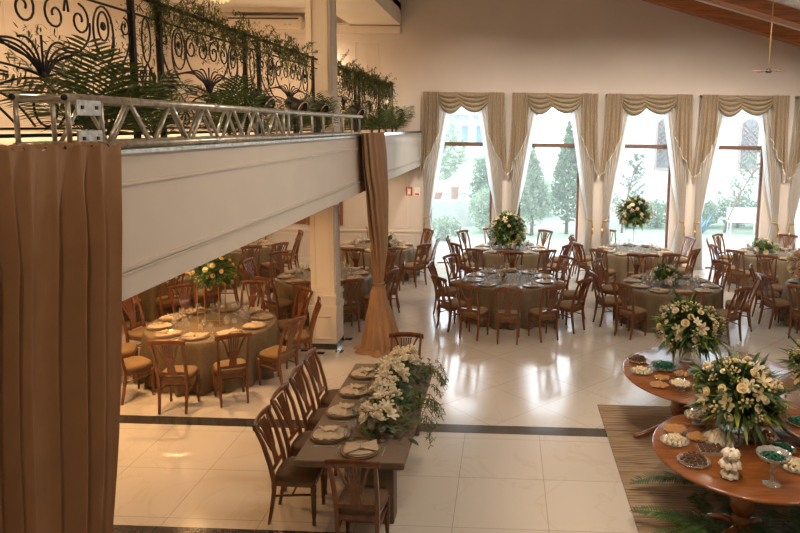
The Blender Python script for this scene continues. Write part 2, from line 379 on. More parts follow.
# ------------------------------------------------------------------ garden outside
struct(MB().lim(-60, 70, YB+.35, 140, -.15, -.02).build('ground_garden', LAWN))
struct(MB().lim(-20, 26, YB+.3, 23.2, -.12, -.005).build('path_garden', GROUND))
def leafball(mb, c, rx, ry, rz, n, s, cone=False, seed=1):
    rd = random.Random(seed)
    for _ in range(n):
        while True:
            q = Vector((rd.uniform(-1, 1), rd.uniform(-1, 1), rd.uniform(-1, 1)))
            if .35 < q.length < 1: break
        if cone:
            t = (q.z+1)/2; k = (1-t)**.8+.08; q.x *= k; q.y *= k
        d = Vector((q.x*rx, q.y*ry, q.z*rz)); z = rd.uniform(.6, 1.3)*s
        a = Vector((rd.uniform(-1, 1), rd.uniform(-1, 1), rd.uniform(-.6, 1))).normalized(); b = a.cross(Vector((rd.random(), rd.random(), rd.random()))).normalized()
        p0 = Vector(c)+d
        mb.add([p0-a*z, p0+b*z*.45, p0+a*z, p0-b*z*.45], [(0, 1, 2, 3)])
    return mb
def bush(name, loc, rx, rz, n, s, mt, label, cat='bush', cone=False, trunk=0., seed=1, group=None):
    t = thing(name, label, cat, (loc[0], loc[1], 0), 0, group)
    leafball(MB(), (0, 0, trunk+rz), rx, rx, rz, n, s, cone, seed).build('foliage', mt, t)
    mb = MB().tube([(0, 0, -.03), (.02, 0, trunk+rz*.6), (0, .02, trunk+rz*1.5)], [.05+rx*.04, .04, .01], 6)
    for k in range(5):
        a = k*1.3; mb.tube([(0, 0, trunk+rz*(.2+.2*k)), (rx*.6*cos(a), rx*.6*sin(a), trunk+rz*(.5+.22*k))], [.025, .008], 5)
    mb.build('trunk', DWOOD, t)
    return t
bush('round_shrub', (-.55, 24.6), .85, .85, 1500, .09, GLEAF2, 'large round pale shrub in the garden seen through the first window', seed=2)
bush('round_shrub', (-2.05, 22.6), .55, .42, 600, .07, GLEAF, 'low dark shrub at the left edge of the first window', seed=3)
bush('round_shrub', (-3.2, 28.0), .6, .5, 600, .08, GLEAF, 'small shrub behind the terracotta pots beyond the first window', seed=4)
bush('conical_shrub', (-.95, 27.2), .55, 1.35, 1300, .10, GLEAF, 'upright clipped shrub behind the large round shrub', cone=False, seed=5)
bush('cypress_tree', (.95, 24.2), .75, 1.45, 1600, .10, GLEAF2, 'leaning pale tree at the left of the second window', 'tree', True, .3, 6)
bush('conifer_tree', (2.25, 24.6), .8, 1.9, 2200, .10, GLEAF, 'dense dark conical tree at the right of the second window', 'tree', True, .35, 7)
bush('leafy_tree', (-3.5, 31.), 1.6, 1.6, 1500, .16, GLEAF2, 'broad tree standing before the house with balustrade', 'tree', False, 1.2, 8)
bush('garden_hedge_shrub', (1.2, 30.), 1.5, .8, 1500, .14, GLEAF2, 'wide pale shrub on the lawn beyond the two conical trees', seed=9)
k = 0
for x, y, r_, h_, lb in ((4.9, 26.4, .5, .45, 'low shrub under the tall bouquet in the third window'), (6.0, 26.6, .75, .55, 'wide low shrub right of the tall bouquet in the third window'),
                     (8.0, 26.8, .5, .55, 'blue green shrub at the left of the fourth window'), (9.3, 27.0, .8, .65, 'round shrub behind the garden bench'), (10.5, 26.8, .8, .6, 'shrub at the right of the fourth window')):
    bush('wall_shrub', (x, y), r_, h_, 900, .08, GLEAF if k % 2 else GLEAF2, lb, seed=20+k); k += 1
def branchy(name, loc, lean, h, label, seed):
    t = thing(name, label, 'tree', (loc[0], loc[1], 0)); rd = random.Random(seed); st = MB(); fo = MB()
    P = [Vector((lean*(z/h)**1.4, 0, z)) for z in [h*i/10-.02 for i in range(11)]] if False else [Vector((lean*(i/10)**1.4, 0, h*i/10-.02)) for i in range(11)]
    st.tube(P, [.05-.004*i for i in range(11)], 5)
    for i in range(2, 11):
        for q in range(3):
            a = rd.uniform(-.6, 3.8); L_ = (1.1-i/11)*.75+.15; e = P[i]+Vector((cos(a)*L_, sin(a)*L_*.5, L_*.8)); st.tube([P[i], e], [.015, .004], 4)
            for u in range(26):
                c = P[i].lerp(e, rd.uniform(.2, 1)); d = Vector((rd.gauss(0, 1), rd.gauss(0, 1), rd.gauss(.4, 1))).normalized()*.13; b = d.cross(Vector((rd.random(), rd.random(), rd.random()))).normalized()*.03
                fo.add([c, c+d*.5+b, c+d, c+d*.5-b], [(0, 1, 2, 3)])
    st.build('trunk', DWOOD, t); fo.build('foliage', GLEAF, t)
branchy('young_conifer', (8.35, 25.6), 1.5, 3.2, 'tall leaning young conifer in front of the fourth window arch', 5)
branchy('young_conifer', (4.35, 25.), .45, 2.7, 'slim young conifer rising behind the tall bouquet', 6)
# church
t = thing('church', 'long white church wall with tall arched leaded windows', 'building', (3.4, 30, 0))
t.location = (0, 0, 0)
MB().lim(3.6, 26, 30, 30.4, -.1, 12).build('wall', OUTW, t)
MB().lim(3.6, 26, 29.9, 30, -.1, .5).build('plinth', mat('grey plinth', (.5, .52, .52), .9), t)
LEAD = mat('leaded dark glass', (.09, .10, .10), .25, var=.5, scale=10); STONE = mat('arch surround', (.34, .25, .22), .8)
def arch(x, w_, z0, z1):
    n = 12; r = w_/2; pts = [(x-r, z0)]+[(x+r*cos(pi-pi*i/n), z1-r+r*sin(pi*i/n)) for i in range(n+1)]+[(x+r, z0)]
    def poly(pp, y0, y1):
        N = len(pp); return [(a, y0, b) for a, b in pp]+[(a, y1, b) for a, b in pp], [tuple(range(N)), tuple(range(2*N-1, N-1, -1))]+[(i, i+N, (i+1) % N+N, (i+1) % N) for i in range(N)]
    f = MB().add(*poly([(x+(a-x)*1.22, z0-.12 if i in (0, len(pts)-1) else b+.14*(b > z1-r)+.0) for i, (a, b) in enumerate(pts)], 29.86, 30)).build('window', STONE, t)
    g = MB().add(*poly(pts, 29.82, 29.87)).build('pane', LEAD, f)
    mb = MB()
    for k in range(-7, 18):
        for sgn in (1, -1):
            a = Vector((x-r, 29.8, z0+k*.22)); b = Vector((x+r, 29.8, z0+k*.22+sgn*w_))
            if min(a.z, b.z) > z0 and max(a.z, b.z) < z1-r*.4: mb.tube([a, b], .012, 4)
    mb.lim(x-r, x+r, 29.8, 29.83, z1-r-.05, z1-r)
    mb.build('glazing_bars', DWOOD, f)
for x in (6.95, 10.6, 14.4, 18.2): arch(x, .68, 2.2, 4.35)
# low garden wall before the church
tag(MB().lim(3.9, 20, 28.4, 28.6, -.05, .75).lim(3.9, 20, 28.36, 28.64, .75, .80).build('garden_wall', mat('pale stone wall', (.60, .62, .60), .9)), 'low pale stone wall with grey coping before the white church', 'wall')
# house with balustrade
t = thing('house', 'pale house with pillared blue shadowed veranda beyond the first window', 'building', (0, 0, 0))
HW = mat('house render', (.66, .68, .68), .9); HB = mat('blue grey shutter', (.20, .30, .36), .6)
MB().lim(-9, 1.0, 39.2, 45, -.1, 5.2).build('wall', HW, t)
MB().lim(-9.4, 1.4, 38.2, 45.4, 4.5, 4.75).build('roof', mat('house roof', (.42, .40, .40), .8), t)
for k in range(11): MB().lim(-8.6+.85*k, -8.25+.85*k, 39.15, 39.2, 2.8, 3.9).build('shutter', HB, t)
for k in range(8): MB().lim(-8.9+1.35*k, -8.7+1.35*k, 38.4, 38.6, 0, 4.5).build('pillar', HW, t)
MB().lim(-9.2, 1.2, 38.3, 38.5, 2.5, 2.62).lim(-9.2, 1.2, 38.3, 39.2, 2.1, 2.3).build('balustrade', HW, t)
t = thing('brick_pillar', 'tall rough grey garden pillar behind the upright clipped shrub', 'pillar', (-.35, 28.4, 0))
MB().box((0, 0, 1.5), (.35, .35, 3.1)).box((0, 0, 3.1), (.45, .45, .1)).build('shaft', mat('grey stone', (.36, .37, .38), .9, var=.3, scale=6), t)
POT = mat('terracotta', (.50, .27, .20), .8)
tag(MB().lathe([(.01, 0), (.13, 0), (.18, .48), (.21, .49), (.21, .55), (.17, .55), (.16, .5), (.01, .5)], 16).build('terracotta_pot', POT, loc=(-2.05, 26.4, 1.0)), 'taller terracotta pot on the garden step', 'pot', 'terracotta pots')
tag(MB().lathe([(.01, 0), (.16, 0), (.22, .26), (.25, .27), (.25, .31), (.20, .31), (.01, .3)], 16).build('terracotta_pot', POT, loc=(-2.75, 26.4, 1.0)), 'shorter terracotta pot on the garden step', 'pot', 'terracotta pots')
tag(MB().lim(-3.4, -1.4, 26.0, 26.9, -.05, 1.0).build('garden_step', GROUND), 'pale raised garden step carrying two terracotta pots', 'step')
t = thing('garden_bench', 'pale metal garden bench beside the low church wall shrubs', 'bench', (8.95, 25.4, 0)); W_ = mat('pale metal', (.6, .66, .68), .5)
MB().lim(-.55, .55, -.2, .2, .42, .47).build('seat', W_, t); MB().lim(-.55, .55, .18, .22, .5, .95).build('backrest', W_, t)
for a in (-.5, .5):
    for b in (-.17, .17): MB().lim(a-.02, a+.02, b-.02, b+.02, -.03, .42).build('leg', W_, t)
t = thing('garden_tap_post', 'thin white garden post standing beside the pale bench', 'post', (9.75, 25.2, 0)); MB().tube([(0, 0, -.03), (0, 0, 1.15), (.2, 0, 1.2)], .03, 8).build('post', W_, t)
MB().ball((.2, 0, 1.2), .05).build('tap_head', W_, t)
t = thing('blue_agave', 'blue green agave rosette at the left of the fourth window', 'plant', (7.35, 25.3, -.07)); AG = mat('blue agave leaf', (.10, .22, .30), .6)
for k in range(14):
    a = k*2.4; u = .35+.04*k; MB().grid(lambda p, q: ((.06+.5*q)*cos(a)-(.5-p)*.14*(1-q**2)*sin(a), (.06+.5*q)*sin(a)+(.5-p)*.14*(1-q**2)*cos(a), .05+u*1.4*q-.15*q*q), 2, 6).build('leaf', AG, t)

# ------------------------------------------------------------------ rug
tag(MB().lim(1.34, 8.4, 2.0, 9.1, .0, .014).build('rug', RUG, bev=.004), 'large brown striped rug lying under the wooden dessert tables', 'rug')

# ------------------------------------------------------------------ chairs
def make_chair(seatmat):
    t = thing('dining_chair', 'wooden chair', 'chair')
    def pad(u, v):
        a = 2*pi*u; e = .45; c, s_ = cos(a), sin(a)
        x = abs(c)**e*(1 if c > 0 else -1); y = abs(s_)**e*(1 if s_ > 0 else -1)
        prof = [(.96, .455), (1.0, .475), (.985, .50), (.9, .518), (.6, .532), (.25, .538), (.0, .54)][round(v*6)]
        return (x*prof[0]*(.222 if y > 0 else .222-.03*abs(y)), y*prof[0]*.215+.01, prof[1])
    MB().grid(pad, 20, 6, cu=True).build('seat_cushion', seatmat, t)
    mb = MB()
    vs = [(sx_*(.205 if yy > 0 else .175), yy, z) for z in (.395, .46) for yy in (-.195, .205) for sx_ in (-1, 1)]
    mb.add(vs, [(0, 1, 3, 2), (4, 6, 7, 5), (0, 4, 5, 1), (2, 3, 7, 6), (0, 2, 6, 4), (1, 5, 7, 3)]).build('seat_frame', WOOD, t, bev=.006)
    for s_ in (-1, 1):
        MB().lathe([(.001, 0), (.017, 0), (.020, .03), (.016, .05), (.021, .12), (.028, .32), (.022, .335), (.030, .35), (.030, .42), (.001, .42)], 8, (s_*.19, .19, 0)).build('leg', WOOD, t)
    for s_ in (-1, 1):
        MB().tube([(s_*.175, -.255, 0), (s_*.177, -.225, .15), (s_*.18, -.195, .35), (s_*.183, -.195, .47)], [.019, .023, .026, .026], 4, smooth=False).build('leg', WOOD, t)
    mb = MB()
    for s_ in (-1, 1):
        mb.tube([(s_*.183, -.195, .46), (s_*.187, -.225, .62), (s_*.194, -.285, .84), (s_*.202, -.36, 1.02)], [.026, .025, .023, .021], 4, smooth=False)
    def yz(z): return -.195-.165*max(0, (z-.46)/.56)**1.25
    # curved top rail
    def rail(u, v):
        x = (u-.5)*.475; cz = 1.02+.02*(1-(2*u-1)**2); a = 2*pi*v; b = .018*(1-(2*u-1)**2)
        return (x, yz(1.0)-b+.013*cos(a), cz+.036*sin(a))
    mb.grid(rail, 8, 8)
    mb.box((-.235, -.35, 1.02), (.008, .026, .055)); mb.box((.235, -.35, 1.02), (.008, .026, .055))
    mb.box((0, yz(.56), .555), (.36, .02, .04))
    # vase shaped splat: solid foot, flaring side bars and a fluted centre
    def plate(z0, z1, w0, w1, x0=0, x1=0):
        vs = []
        for z, w_, xc in ((z0, w0, x0), (z1, w1, x1)):
            y = yz(z)
            vs += [(xc-w_, y-.007, z), (xc+w_, y-.007, z), (xc+w_, y+.007, z), (xc-w_, y+.007, z)]
        mb.add(vs, [(3, 2, 1, 0), (4, 5, 6, 7), (0, 1, 5, 4), (1, 2, 6, 5), (2, 3, 7, 6), (3, 0, 4, 7)])
    plate(.57, .68, .055, .042); plate(.68, .76, .042, .062); plate(.76, .80, .07, .07)
    for k in range(-2, 3): plate(.80, 1.0, .008, .010, k*.022, k*.033)
    for s_ in (-1, 1):
        plate(.70, .82, .013, .012, s_*.045, s_*.085); plate(.82, .93, .012, .012, s_*.085, s_*.115); plate(.93, 1.0, .012, .016, s_*.115, s_*.150)
    mb.build('backrest', WOOD, t)
    mb = MB()
    for s_ in (-1, 1): mb.tube([(s_*.178, -.205, .30), (s_*.19, .19, .32)], .011, 5)
    mb.tube([(-.182, -.02, .31), (.182, -.02, .31)], .010, 5)
    mb.build('stretcher', WOOD, t)
    return t
CH = Proto(lambda: make_chair(SEAT)); CHD = Proto(lambda: make_chair(SEATD))

PH = {-8: 'left side', -7: 'left side slightly near', -6: 'near left corner', -5: 'near side slightly left', -4: 'near side', -3: 'near side slightly right', -2: 'near right corner', -1: 'right side slightly near',
      0: 'right side', 1: 'right side slightly far', 2: 'far right corner', 3: 'far side slightly right', 4: 'far side', 5: 'far side slightly left', 6: 'far left corner', 7: 'left side slightly far', 8: 'left side'}
def pos(a):
    a = (a+180) % 360-180
    return PH[int(round(a/22.5))]

# ------------------------------------------------------------------ tableware prototypes
def make_plate():
    t = thing('charger_plate', 'plate', 'plate')
    MB().lathe([(.001, .0), (.11, .0), (.165, .012), (.170, .016), (.165, .017), (.12, .007), (.001, .006)], 24).build('charger', CHARG, t)
    MB().lathe([(.001, .008), (.09, .008), (.145, .020), (.150, .024), (.145, .0245), (.10, .014), (.001, .013)], 24).build('plate_dish', CHINA, t)
    return t
def make_napkin():
    mb = MB()
    def f(u, v):
        x = (u-.5)*2; w_ = .02+.085*abs(x)**.7; z = .020+.020*abs(sin(v*pi*3+x*2))*abs(x)**.4+.018*(1-abs(x)); return (x*.135, (v-.5)*2*w_+.015*x, z)
    mb.grid(f, 10, 9); mb.tube([(0, .022*cos(a), .034+.018*sin(a)) for a in [2*pi*i/8 for i in range(8)]], .009, 6, closed=True)
    mb.grid(lambda u, v: ((u-.5)*.20, -.03-.09*v, .022+.006*sin(u*9)+.003), 6, 3)
    return tag(mb.build('napkin', NAP), 'napkin', 'napkin')
def make_glass(h):
    k = h/.2
    pr = [(.001, .001), (.034, .002), (.030, .006), (.005, .012), (.004, .085), (.012, .093), (.034, .115), (.042, .145), (.040, .17), (.034, .20)]
    return tag(MB().lathe([(a*k**.5, b*k) for a, b in pr], 12).build('wine_glass', GLASS), 'glass', 'glass')
def make_fork():
    mb = MB().box((0, -.03, .003), (.008, .13, .003)).box((0, .045, .004), (.022, .03, .003))
    for q in (-1, 0, 1): mb.box((q*.008, .08, .005), (.004, .045, .003))
    return tag(mb.build('fork', CUT), 'fork', 'fork')
def make_knife():
    mb = MB().box((0, -.05, .003), (.010, .10, .004)).box((.001, .05, .003), (.016, .12, .002))
    return tag(mb.build('knife', CUT), 'knife', 'knife')
PL = Proto(make_plate); NP = Proto(make_napkin); GT = Proto(lambda: make_glass(.21)); GS = Proto(lambda: make_glass(.165)); FK = Proto(make_fork); KN = Proto(make_knife)
def setting(c, x, y, rz, z, where, cut=True, g=True):
    """one place: rz is the direction the guest faces"""
    f = Vector((-sin(rz), cos(rz), 0)); r = Vector((cos(rz), sin(rz), 0)); p = Vector((x, y, z))
    PL.put(p, rz, 'patterned plate, '+where, 'plates on the '+c, sc=1.13)
    NP.put(p+Vector((0, 0, .006)), rz+random.uniform(-.3, .3), 'beige napkin, '+where, 'napkins on the '+c, sc=1.1)
    if g:
        GT.put(p+f*.245+r*.055, 0, 'taller wine glass, '+where, 'tall glasses on the '+c)
        GS.put(p+f*.215+r*.16, 0, 'shorter wine glass, '+where, 'short glasses on the '+c)
    if cut:
        FK.put(p-r*.225, rz, 'silver fork, '+where, 'forks on the '+c)
        KN.put(p+r*.22, rz, 'silver knife, '+where, 'knives on the '+c)

# ------------------------------------------------------------------ flowers
def petal(L_, w_, curl, up, n=5):
    def f(u, v):
        t_ = v; ww = w_*(sin(pi*min(1, t_*.92+.06))**.8); x = (u-.5)*2*ww; r = L_*sin(min(t_*curl, 2.2))/max(curl, .6)*1.15
        return (r, x, up*t_*(1-.35*t_*curl)+abs(u-.5)*ww*.5)
    return f
def make_lily_mesh(mt):
    mb = MB()
    for k in range(6):
        mb.grid(petal(.11, .026, 1.2, .075), 2, 5, M=Matrix.Rotation(k*pi/3, 4, 'Z') @ Matrix.Translation((.006, 0, 0)))
    me = mb.mesh('lily'); me.materials.append(mt); me.materials.append(YEL)
    mb2 = MB()
    return me
def make_rose_mesh(mt):
    mb = MB(); mb.ball((0, 0, .028), .022, 8, 5)
    for ring, (n, r, h, op) in enumerate(((4, .018, .055, .15), (5, .028, .050, .5), (6, .036, .040, 1.0))):
        for k in range(n):
            def f(u, v, r=r, h=h, op=op):
                a = (u-.5)*1.5; q = r*(.35+.65*v)*(1+op*.35*v*v); return (q*cos(a), q*sin(a), h*v*(1-.25*op*v*v)+.004)
            mb.grid(f, 3, 3, M=Matrix.Rotation(2*pi*k/n+ring*.6, 4, 'Z'))
    me = mb.mesh('rose'); me.materials.append(mt); return me
def make_spray_mesh(mt):
    mb = MB()
    for k in range(9):
        a = k*2.4; r = .012+.0045*k; c = (r*cos(a), r*sin(a), .05-.004*k); mb.ball(c, .011, 5, 3)
        mb.tube([(0, 0, 0), c], .002, 3)
    me = mb.mesh('blossom_spray'); me.materials.append(mt); return me
FLM = {}
def fl_mesh(kind, c):
    key = (kind, c)
    if key not in FLM:
        mt = {'c': PETAL, 'w': PETALW, 'p': PETALP, 'g': LEAF2}[c]; FLM[key] = {'lily': make_lily_mesh, 'rose': make_rose_mesh, 'blossom': make_spray_mesh}[kind](mt)
    return FLM[key]
def blade(mb, p, d, L_, w_, droop, rd):
    d = d.normalized(); side = d.cross(Vector((0, 0, 1)))
    if side.length < .05: side = Vector((1, 0, 0))
    side.normalize(); side = (side+Vector((rd.uniform(-.4, .4), rd.uniform(-.4, .4), rd.uniform(-.4, .4)))).normalized(); vs = []
    for i, (t_, k) in enumerate(((0, .25), (.35, 1), (.7, .8), (1, .02))):
        q = p+d*L_*t_+Vector((0, 0, -droop*L_*t_*t_)); vs += [q-side*w_*k, q+side*w_*k]
    mb.add(vs, [(0, 1, 3, 2), (2, 3, 5, 4), (4, 5, 7, 6)], True)
def arrangement(t, c, rad, nflow, kinds, seed, nleaf=260, fs=1., spiky=.35, zs=.9, low=-.75, leafsize=1.):
    """foliage core plus single flowers around centre c (local)"""
    rd = random.Random(seed); c = Vector(c); mb = MB(); mb2 = MB(); mb.ball(c, rad*.62, 10, 7, (1, 1, zs), lump=.12)
    def dirn(lo=low):
        while True:
            z = rd.uniform(lo, 1); a = rd.uniform(0, 2*pi); s_ = sqrt(max(0, 1-z*z)); return Vector((s_*cos(a), s_*sin(a), z))
    for i in range(nleaf):
        d = dirn(); big = rd.random() < .45; q = c+Vector((d.x, d.y, d.z*zs))*rad*rd.uniform(.45, .72)
        dd_ = (d+Vector((rd.gauss(0, .35), rd.gauss(0, .35), rd.gauss(0, .35)))).normalized()
        L_ = rad*rd.uniform(.28, .42)*leafsize if big else rad*rd.uniform(.35, .35+spiky)*leafsize
        blade(mb if rd.random() < .72 else mb2, q, dd_, L_, L_*(.26 if big else .07), rd.uniform(0, .35), rd)
    mb.build('foliage', LEAF, t); mb2.build('foliage', LEAF2, t)
    for i in range(nflow):
        z = 1-(1-low*.85)*(i+.5)/nflow; a = i*2.39996+rd.uniform(-.25, .25); s_ = sqrt(max(0, 1-z*z)); d = Vector((s_*cos(a), s_*sin(a), z))
        kd, cl, fz = kinds[i % len(kinds)]
        o = link(fl_mesh(kd, cl), kd, t); q = c+Vector((d.x, d.y, d.z*zs))*rad*rd.uniform(.80, .98)
        o.location = q; o.rotation_euler = (d+Vector((rd.gauss(0, .15), rd.gauss(0, .15), .1))).to_track_quat('Z', 'Y').to_euler(); o.scale = (fz*fs*rd.uniform(.85, 1.15),)*3
K1 = [('lily', 'c', .85), ('rose', 'c', 1.), ('blossom', 'g', 1.3), ('rose', 'w', .9), ('blossom', 'c', 1.4), ('lily', 'w', .75), ('rose', 'c', .8), ('blossom', 'c', 1.2), ('rose', 'w', .8)]
K2 = [('rose', 'c', 1.2), ('rose', 'w', 1.1), ('lily', 'c', .9), ('rose', 'p', 1.1), ('blossom', 'c', 1.3)]
K3 = [('rose', 'c', 1.0), ('blossom', 'g', 1.4), ('lily', 'c', .8), ('rose', 'p', .8), ('blossom', 'c', 1.2)]
K4 = [('rose', 'w', 1.1), ('blossom', 'g', 1.3), ('rose', 'c', 1.0), ('lily', 'w', .8), ('blossom', 'w', 1.3), ('rose', 'p', 1.0)]
KP = [('rose', 'p', 1.3), ('rose', 'c', 1.2), ('lily', 'p', 1.0), ('rose', 'p', 1.1)]
KW = [('lily', 'w', .8), ('rose', 'w', 1.1), ('lily', 'w', .7), ('rose', 'w', .9), ('blossom', 'w', 1.5)]

# ------------------------------------------------------------------ round tables
def cloth_mesh(rd_, n=200, seed=0):
    rg = random.Random(seed); nf = 19; ph = [rg.uniform(0, 6.28) for _ in range(3)]
    prof = [(.001, .77), (.5, .77), (rd_-.03, .77), (rd_-.005, .764), (rd_+.006, .745), (rd_+.015, .66), (rd_+.03, .45), (rd_+.045, .2), (rd_+.055, .012)]
    def wob(th, i, z):
        if i < 3: return 1
        k = (.77-z)/.77; f = sin(th*nf+ph[0]+.5*sin(3*th+ph[1])); g = sin(th*nf*.5+ph[2])
        return 1+k*(.058*(f+.35*f*abs(f))/1.2+.025*g)
    mb = MB().lathe(prof, n, wob=wob); me = mb.mesh('tablecloth'); me.materials.append(CLOTH); return me
clothm = [cloth_mesh(.97, seed=k) for k in range(3)]
ROUND = {
 'T1': ((.1, 13.3), 'centre table with tiny bowl', [(-119, 1.68), (-91, 1.72), (-62, 1.66), (-28, 1.64), (13, 1.55), (50, 1.50), (92, 1.50), (132, 1.50), (164, 1.58), (-148, 1.62)], 10),
 'T2': ((3.36, 13.25), 'right table with low roses', [(140, 1.5), (-174, 1.5), (-138, 1.61), (93, 1.5), (43, 1.5), (-10, 1.5), (-52, 1.55), (-93, 1.66)], 10),
 'T3': ((.13, 16.8), 'far table with ball bouquet', [(-152, 1.52), (163, 1.5), (-121, 1.66), (-88, 1.68), (21, 1.5), (-24, 1.5), (-58, 1.64), (131, 1.5), (105, 1.5), (62, 1.5)], 10),
 'T4': ((3.32, 16.8), 'far table with raised bouquet', [(151, 1.5), (-134, 1.66), (102, 1.5), (33, 1.5), (-34, 1.5), (-73, 1.66), (-101, 1.68), (-170, 1.5)], 10),
 'T5': ((6.85, 16.7), 'far right table with posy', [(154, 1.62), (-175, 1.66), (-149, 1.66), (-122, 1.66), (121, 1.5), (66, 1.5)], 10),
 'T6': ((6.72, 13.3), 'right edge table with blush bouquet', [(123, 1.5), (153, 1.6), (-177, 1.54), (-142, 1.66), (-110, 1.6)], 9),
 'T7': ((-4.6, 10.0), 'table with gold flower stand', [(-84, 1.66), (-54, 1.6), (-124, 1.5), (-18, 1.5), (50, 1.5), (20, 1.5), (88, 1.5), (128, 1.5), (162, 1.5), (-160, 1.5)], 10),
 'T8': ((-3.76, 13.4), 'table behind the white column', [(-86, 1.62), (-56, 1.66), (-118, 1.51), (14, 1.5), (-16, 1.5), (138, 1.5), (95, 1.5), (170, 1.5), (50, 1.5)], 10),
 'T9': ((-3.35, 16.8), 'table behind the gathered drape', [(-63, 1.66), (51, 1.5), (-33, 1.66), (4, 1.5), (-95, 1.64), (146, 1.5), (100, 1.5)], 10),
 'T10': ((-6.9, 16.4), 'far left table under gallery', [(-50, 1.52), (-24, 1.66), (43, 1.6), (10, 1.6), (-84, 1.55), (-120, 1.5), (90, 1.5)], 10),
 'T11': ((-7.25, 13.4), 'leftmost table under gallery', [(-120, 1.5), (-88, 1.55), (-52, 1.5), (-18, 1.5), (20, 1.5)], 8),
}
DY = dict(T1=.28, T2=.15, T3=.28, T4=.28, T5=.3, T6=.15, T7=.08, T8=.12, T9=.25, T10=.3, T11=.1)
for ti, (key, ((tx, ty0), ph, chs, ns)) in enumerate(ROUND.items()):
    ty = ty0+DY[key]
    o = link(clothm[ti % 3], 'tablecloth', loc=(tx, ty, 0)); o.rotation_euler = (0, 0, ti*.7)
    tag(o, 'floor length olive cloth over the '+ph, 'tablecloth', 'olive round tablecloths')
    for a, rb in chs:
        th = R(a); rc = rb-.33; px_, py_ = rc*cos(th), ty0+rc*sin(th)-ty; d_ = sqrt(px_**2+py_**2); rc = max(d_, 1.30); th = atan2(py_, px_); a = math.degrees(th)
        CH.put((tx+rc*cos(th), ty+rc*sin(th), 0), th+pi/2+R(random.uniform(-4, 4)), 'wooden chair, %s of the %s' % (pos(a), ph), 'chairs around the '+ph)
    a0 = chs[0][0]
    for k in range(ns):
        a = -90+360*k/ns+(6 if key in ('T2', 'T7') else 0); th = R(a)
        setting(ph, tx+.75*cos(th), ty+.75*sin(th), th+pi/2, .771, '%s of the %s' % (pos(a), ph), cut=key in ('T1', 'T2', 'T7', 'T8'))

# centrepieces
Z = .771
t = thing('flower_bowl', 'tiny gold bowl of blush roses on the centre round table', 'centrepiece', (-.04, 13.5, Z), 0, 'flower centrepieces')
MB().lathe([(.001, 0), (.05, 0), (.02, .02), (.03, .04), (.07, .07), (.065, .07), (.001, .05)], 16).build('bowl', GOLD, t)
arrangement(t, (0, 0, .10), .09, 6, [('rose', 'p', .8), ('rose', 'c', .7)], 3, 40)
t = thing('flower_centrepiece', 'low rose and lily arrangement on the right round table', 'centrepiece', (3.25, 13.35, Z), 0, 'flower centrepieces')
MB().lathe([(.001, 0), (.08, 0), (.12, .08), (.001, .08)], 16).build('bowl', GLASS, t)
arrangement(t, (0, 0, .19), .33, 18, K4, 4, 300, 1.0, zs=.55, low=-.3)
t = thing('flower_centrepiece', 'small pale posy on the far right round table', 'centrepiece', (6.5, 16.85, Z), 0, 'flower centrepieces')
MB().lathe([(.001, 0), (.08, 0), (.12, .08), (.001, .08)], 16).build('bowl', GLASS, t)
arrangement(t, (0, 0, .17), .36, 16, [('rose', 'w', 1.4), ('blossom', 'g', 1.6), ('rose', 'c', 1.2)], 5, 170, 1.1, zs=.55, low=-.3)
t = thing('flower_vase', 'round ball bouquet in a clear vase on the far round table', 'centrepiece', (.06, 17.0, Z), 0, 'flower centrepieces')
MB().lathe([(.001, .0), (.09, .0), (.10, .02), (.075, .1), (.085, .22), (.08, .22), (.07, .1), (.001, .03)], 18).build('vase', GLASS, t)
arrangement(t, (0, 0, .47), .50, 64, K3, 6, 620, 1.0, zs=1.0)
t = thing('flower_stand', 'ball bouquet raised on a tall clear stand at the far table', 'centrepiece', (3.27, 17.0, Z), 0, 'flower centrepieces')
MB().lathe([(.001, .0), (.13, .0), (.13, .015), (.02, .03), (.016, .6), (.05, .72), (.001, .72)], 18).build('stand', GLASS, t)
arrangement(t, (0, 0, 1.0), .45, 60, K4, 7, 620, 1.0, zs=.9)
t = thing('flower_vase', 'blush rose bouquet in a dark vase at the right edge table', 'centrepiece', (6.05, 13.35, Z), 0, 'flower centrepieces')
MB().lathe([(.001, .0), (.08, .0), (.12, .15), (.08, .32), (.001, .32)], 18).build('vase', BLACK, t)
arrangement(t, (0, 0, .45), .33, 24, KP, 8, 200, 1.5, zs=.9)
t = thing('flower_vase', 'small white posy in a dark vase behind the gathered drape', 'centrepiece', (-3.0, 16.9, Z), 0, 'flower centrepieces')
MB().lathe([(.001, .0), (.06, .0), (.08, .08), (.05, .16), (.001, .16)], 16).build('vase', BLACK, t)
arrangement(t, (0, 0, .25), .15, 12, [('rose', 'w', 1.2)], 9, 60)
t = thing('gold_flower_stand', 'bouquet of lilies on a four legged gold frame stand', 'centrepiece', (-4.58, 10.05, Z), 0, 'flower centrepieces')
mb = MB()
for s1 in (-1, 1):
    for s2 in (-1, 1): mb.box((s1*.17, s2*.12, .35), (.012, .012, .70))
for z in (.008, .70):
    mb.box((0, -.12, z), (.352, .012, .012)).box((0, .12, z), (.352, .012, .012)).box((-.17, 0, z), (.012, .24, .012)).box((.17, 0, z), (.012, .24, .012))
mb.build('stand', GOLD, t)
for z in (.706,): MB().lim(-.17, .17, -.12, .12, z, z+.01).build('tray', GOLD, t)
arrangement(t, (.05, 0, .86), .36, 34, K3, 10, 420, .85, zs=.75, low=-.7)
for dx, dy, s_ in ((-.05, -.24, ''), (.17, -.3, '')): pass
tag(MB().box((0, 0, .035), (.07, .012, .07)).build('menu_card', NAP, loc=(-4.62, 9.72, Z)), 'small folded card beside the gold flower stand', 'card')

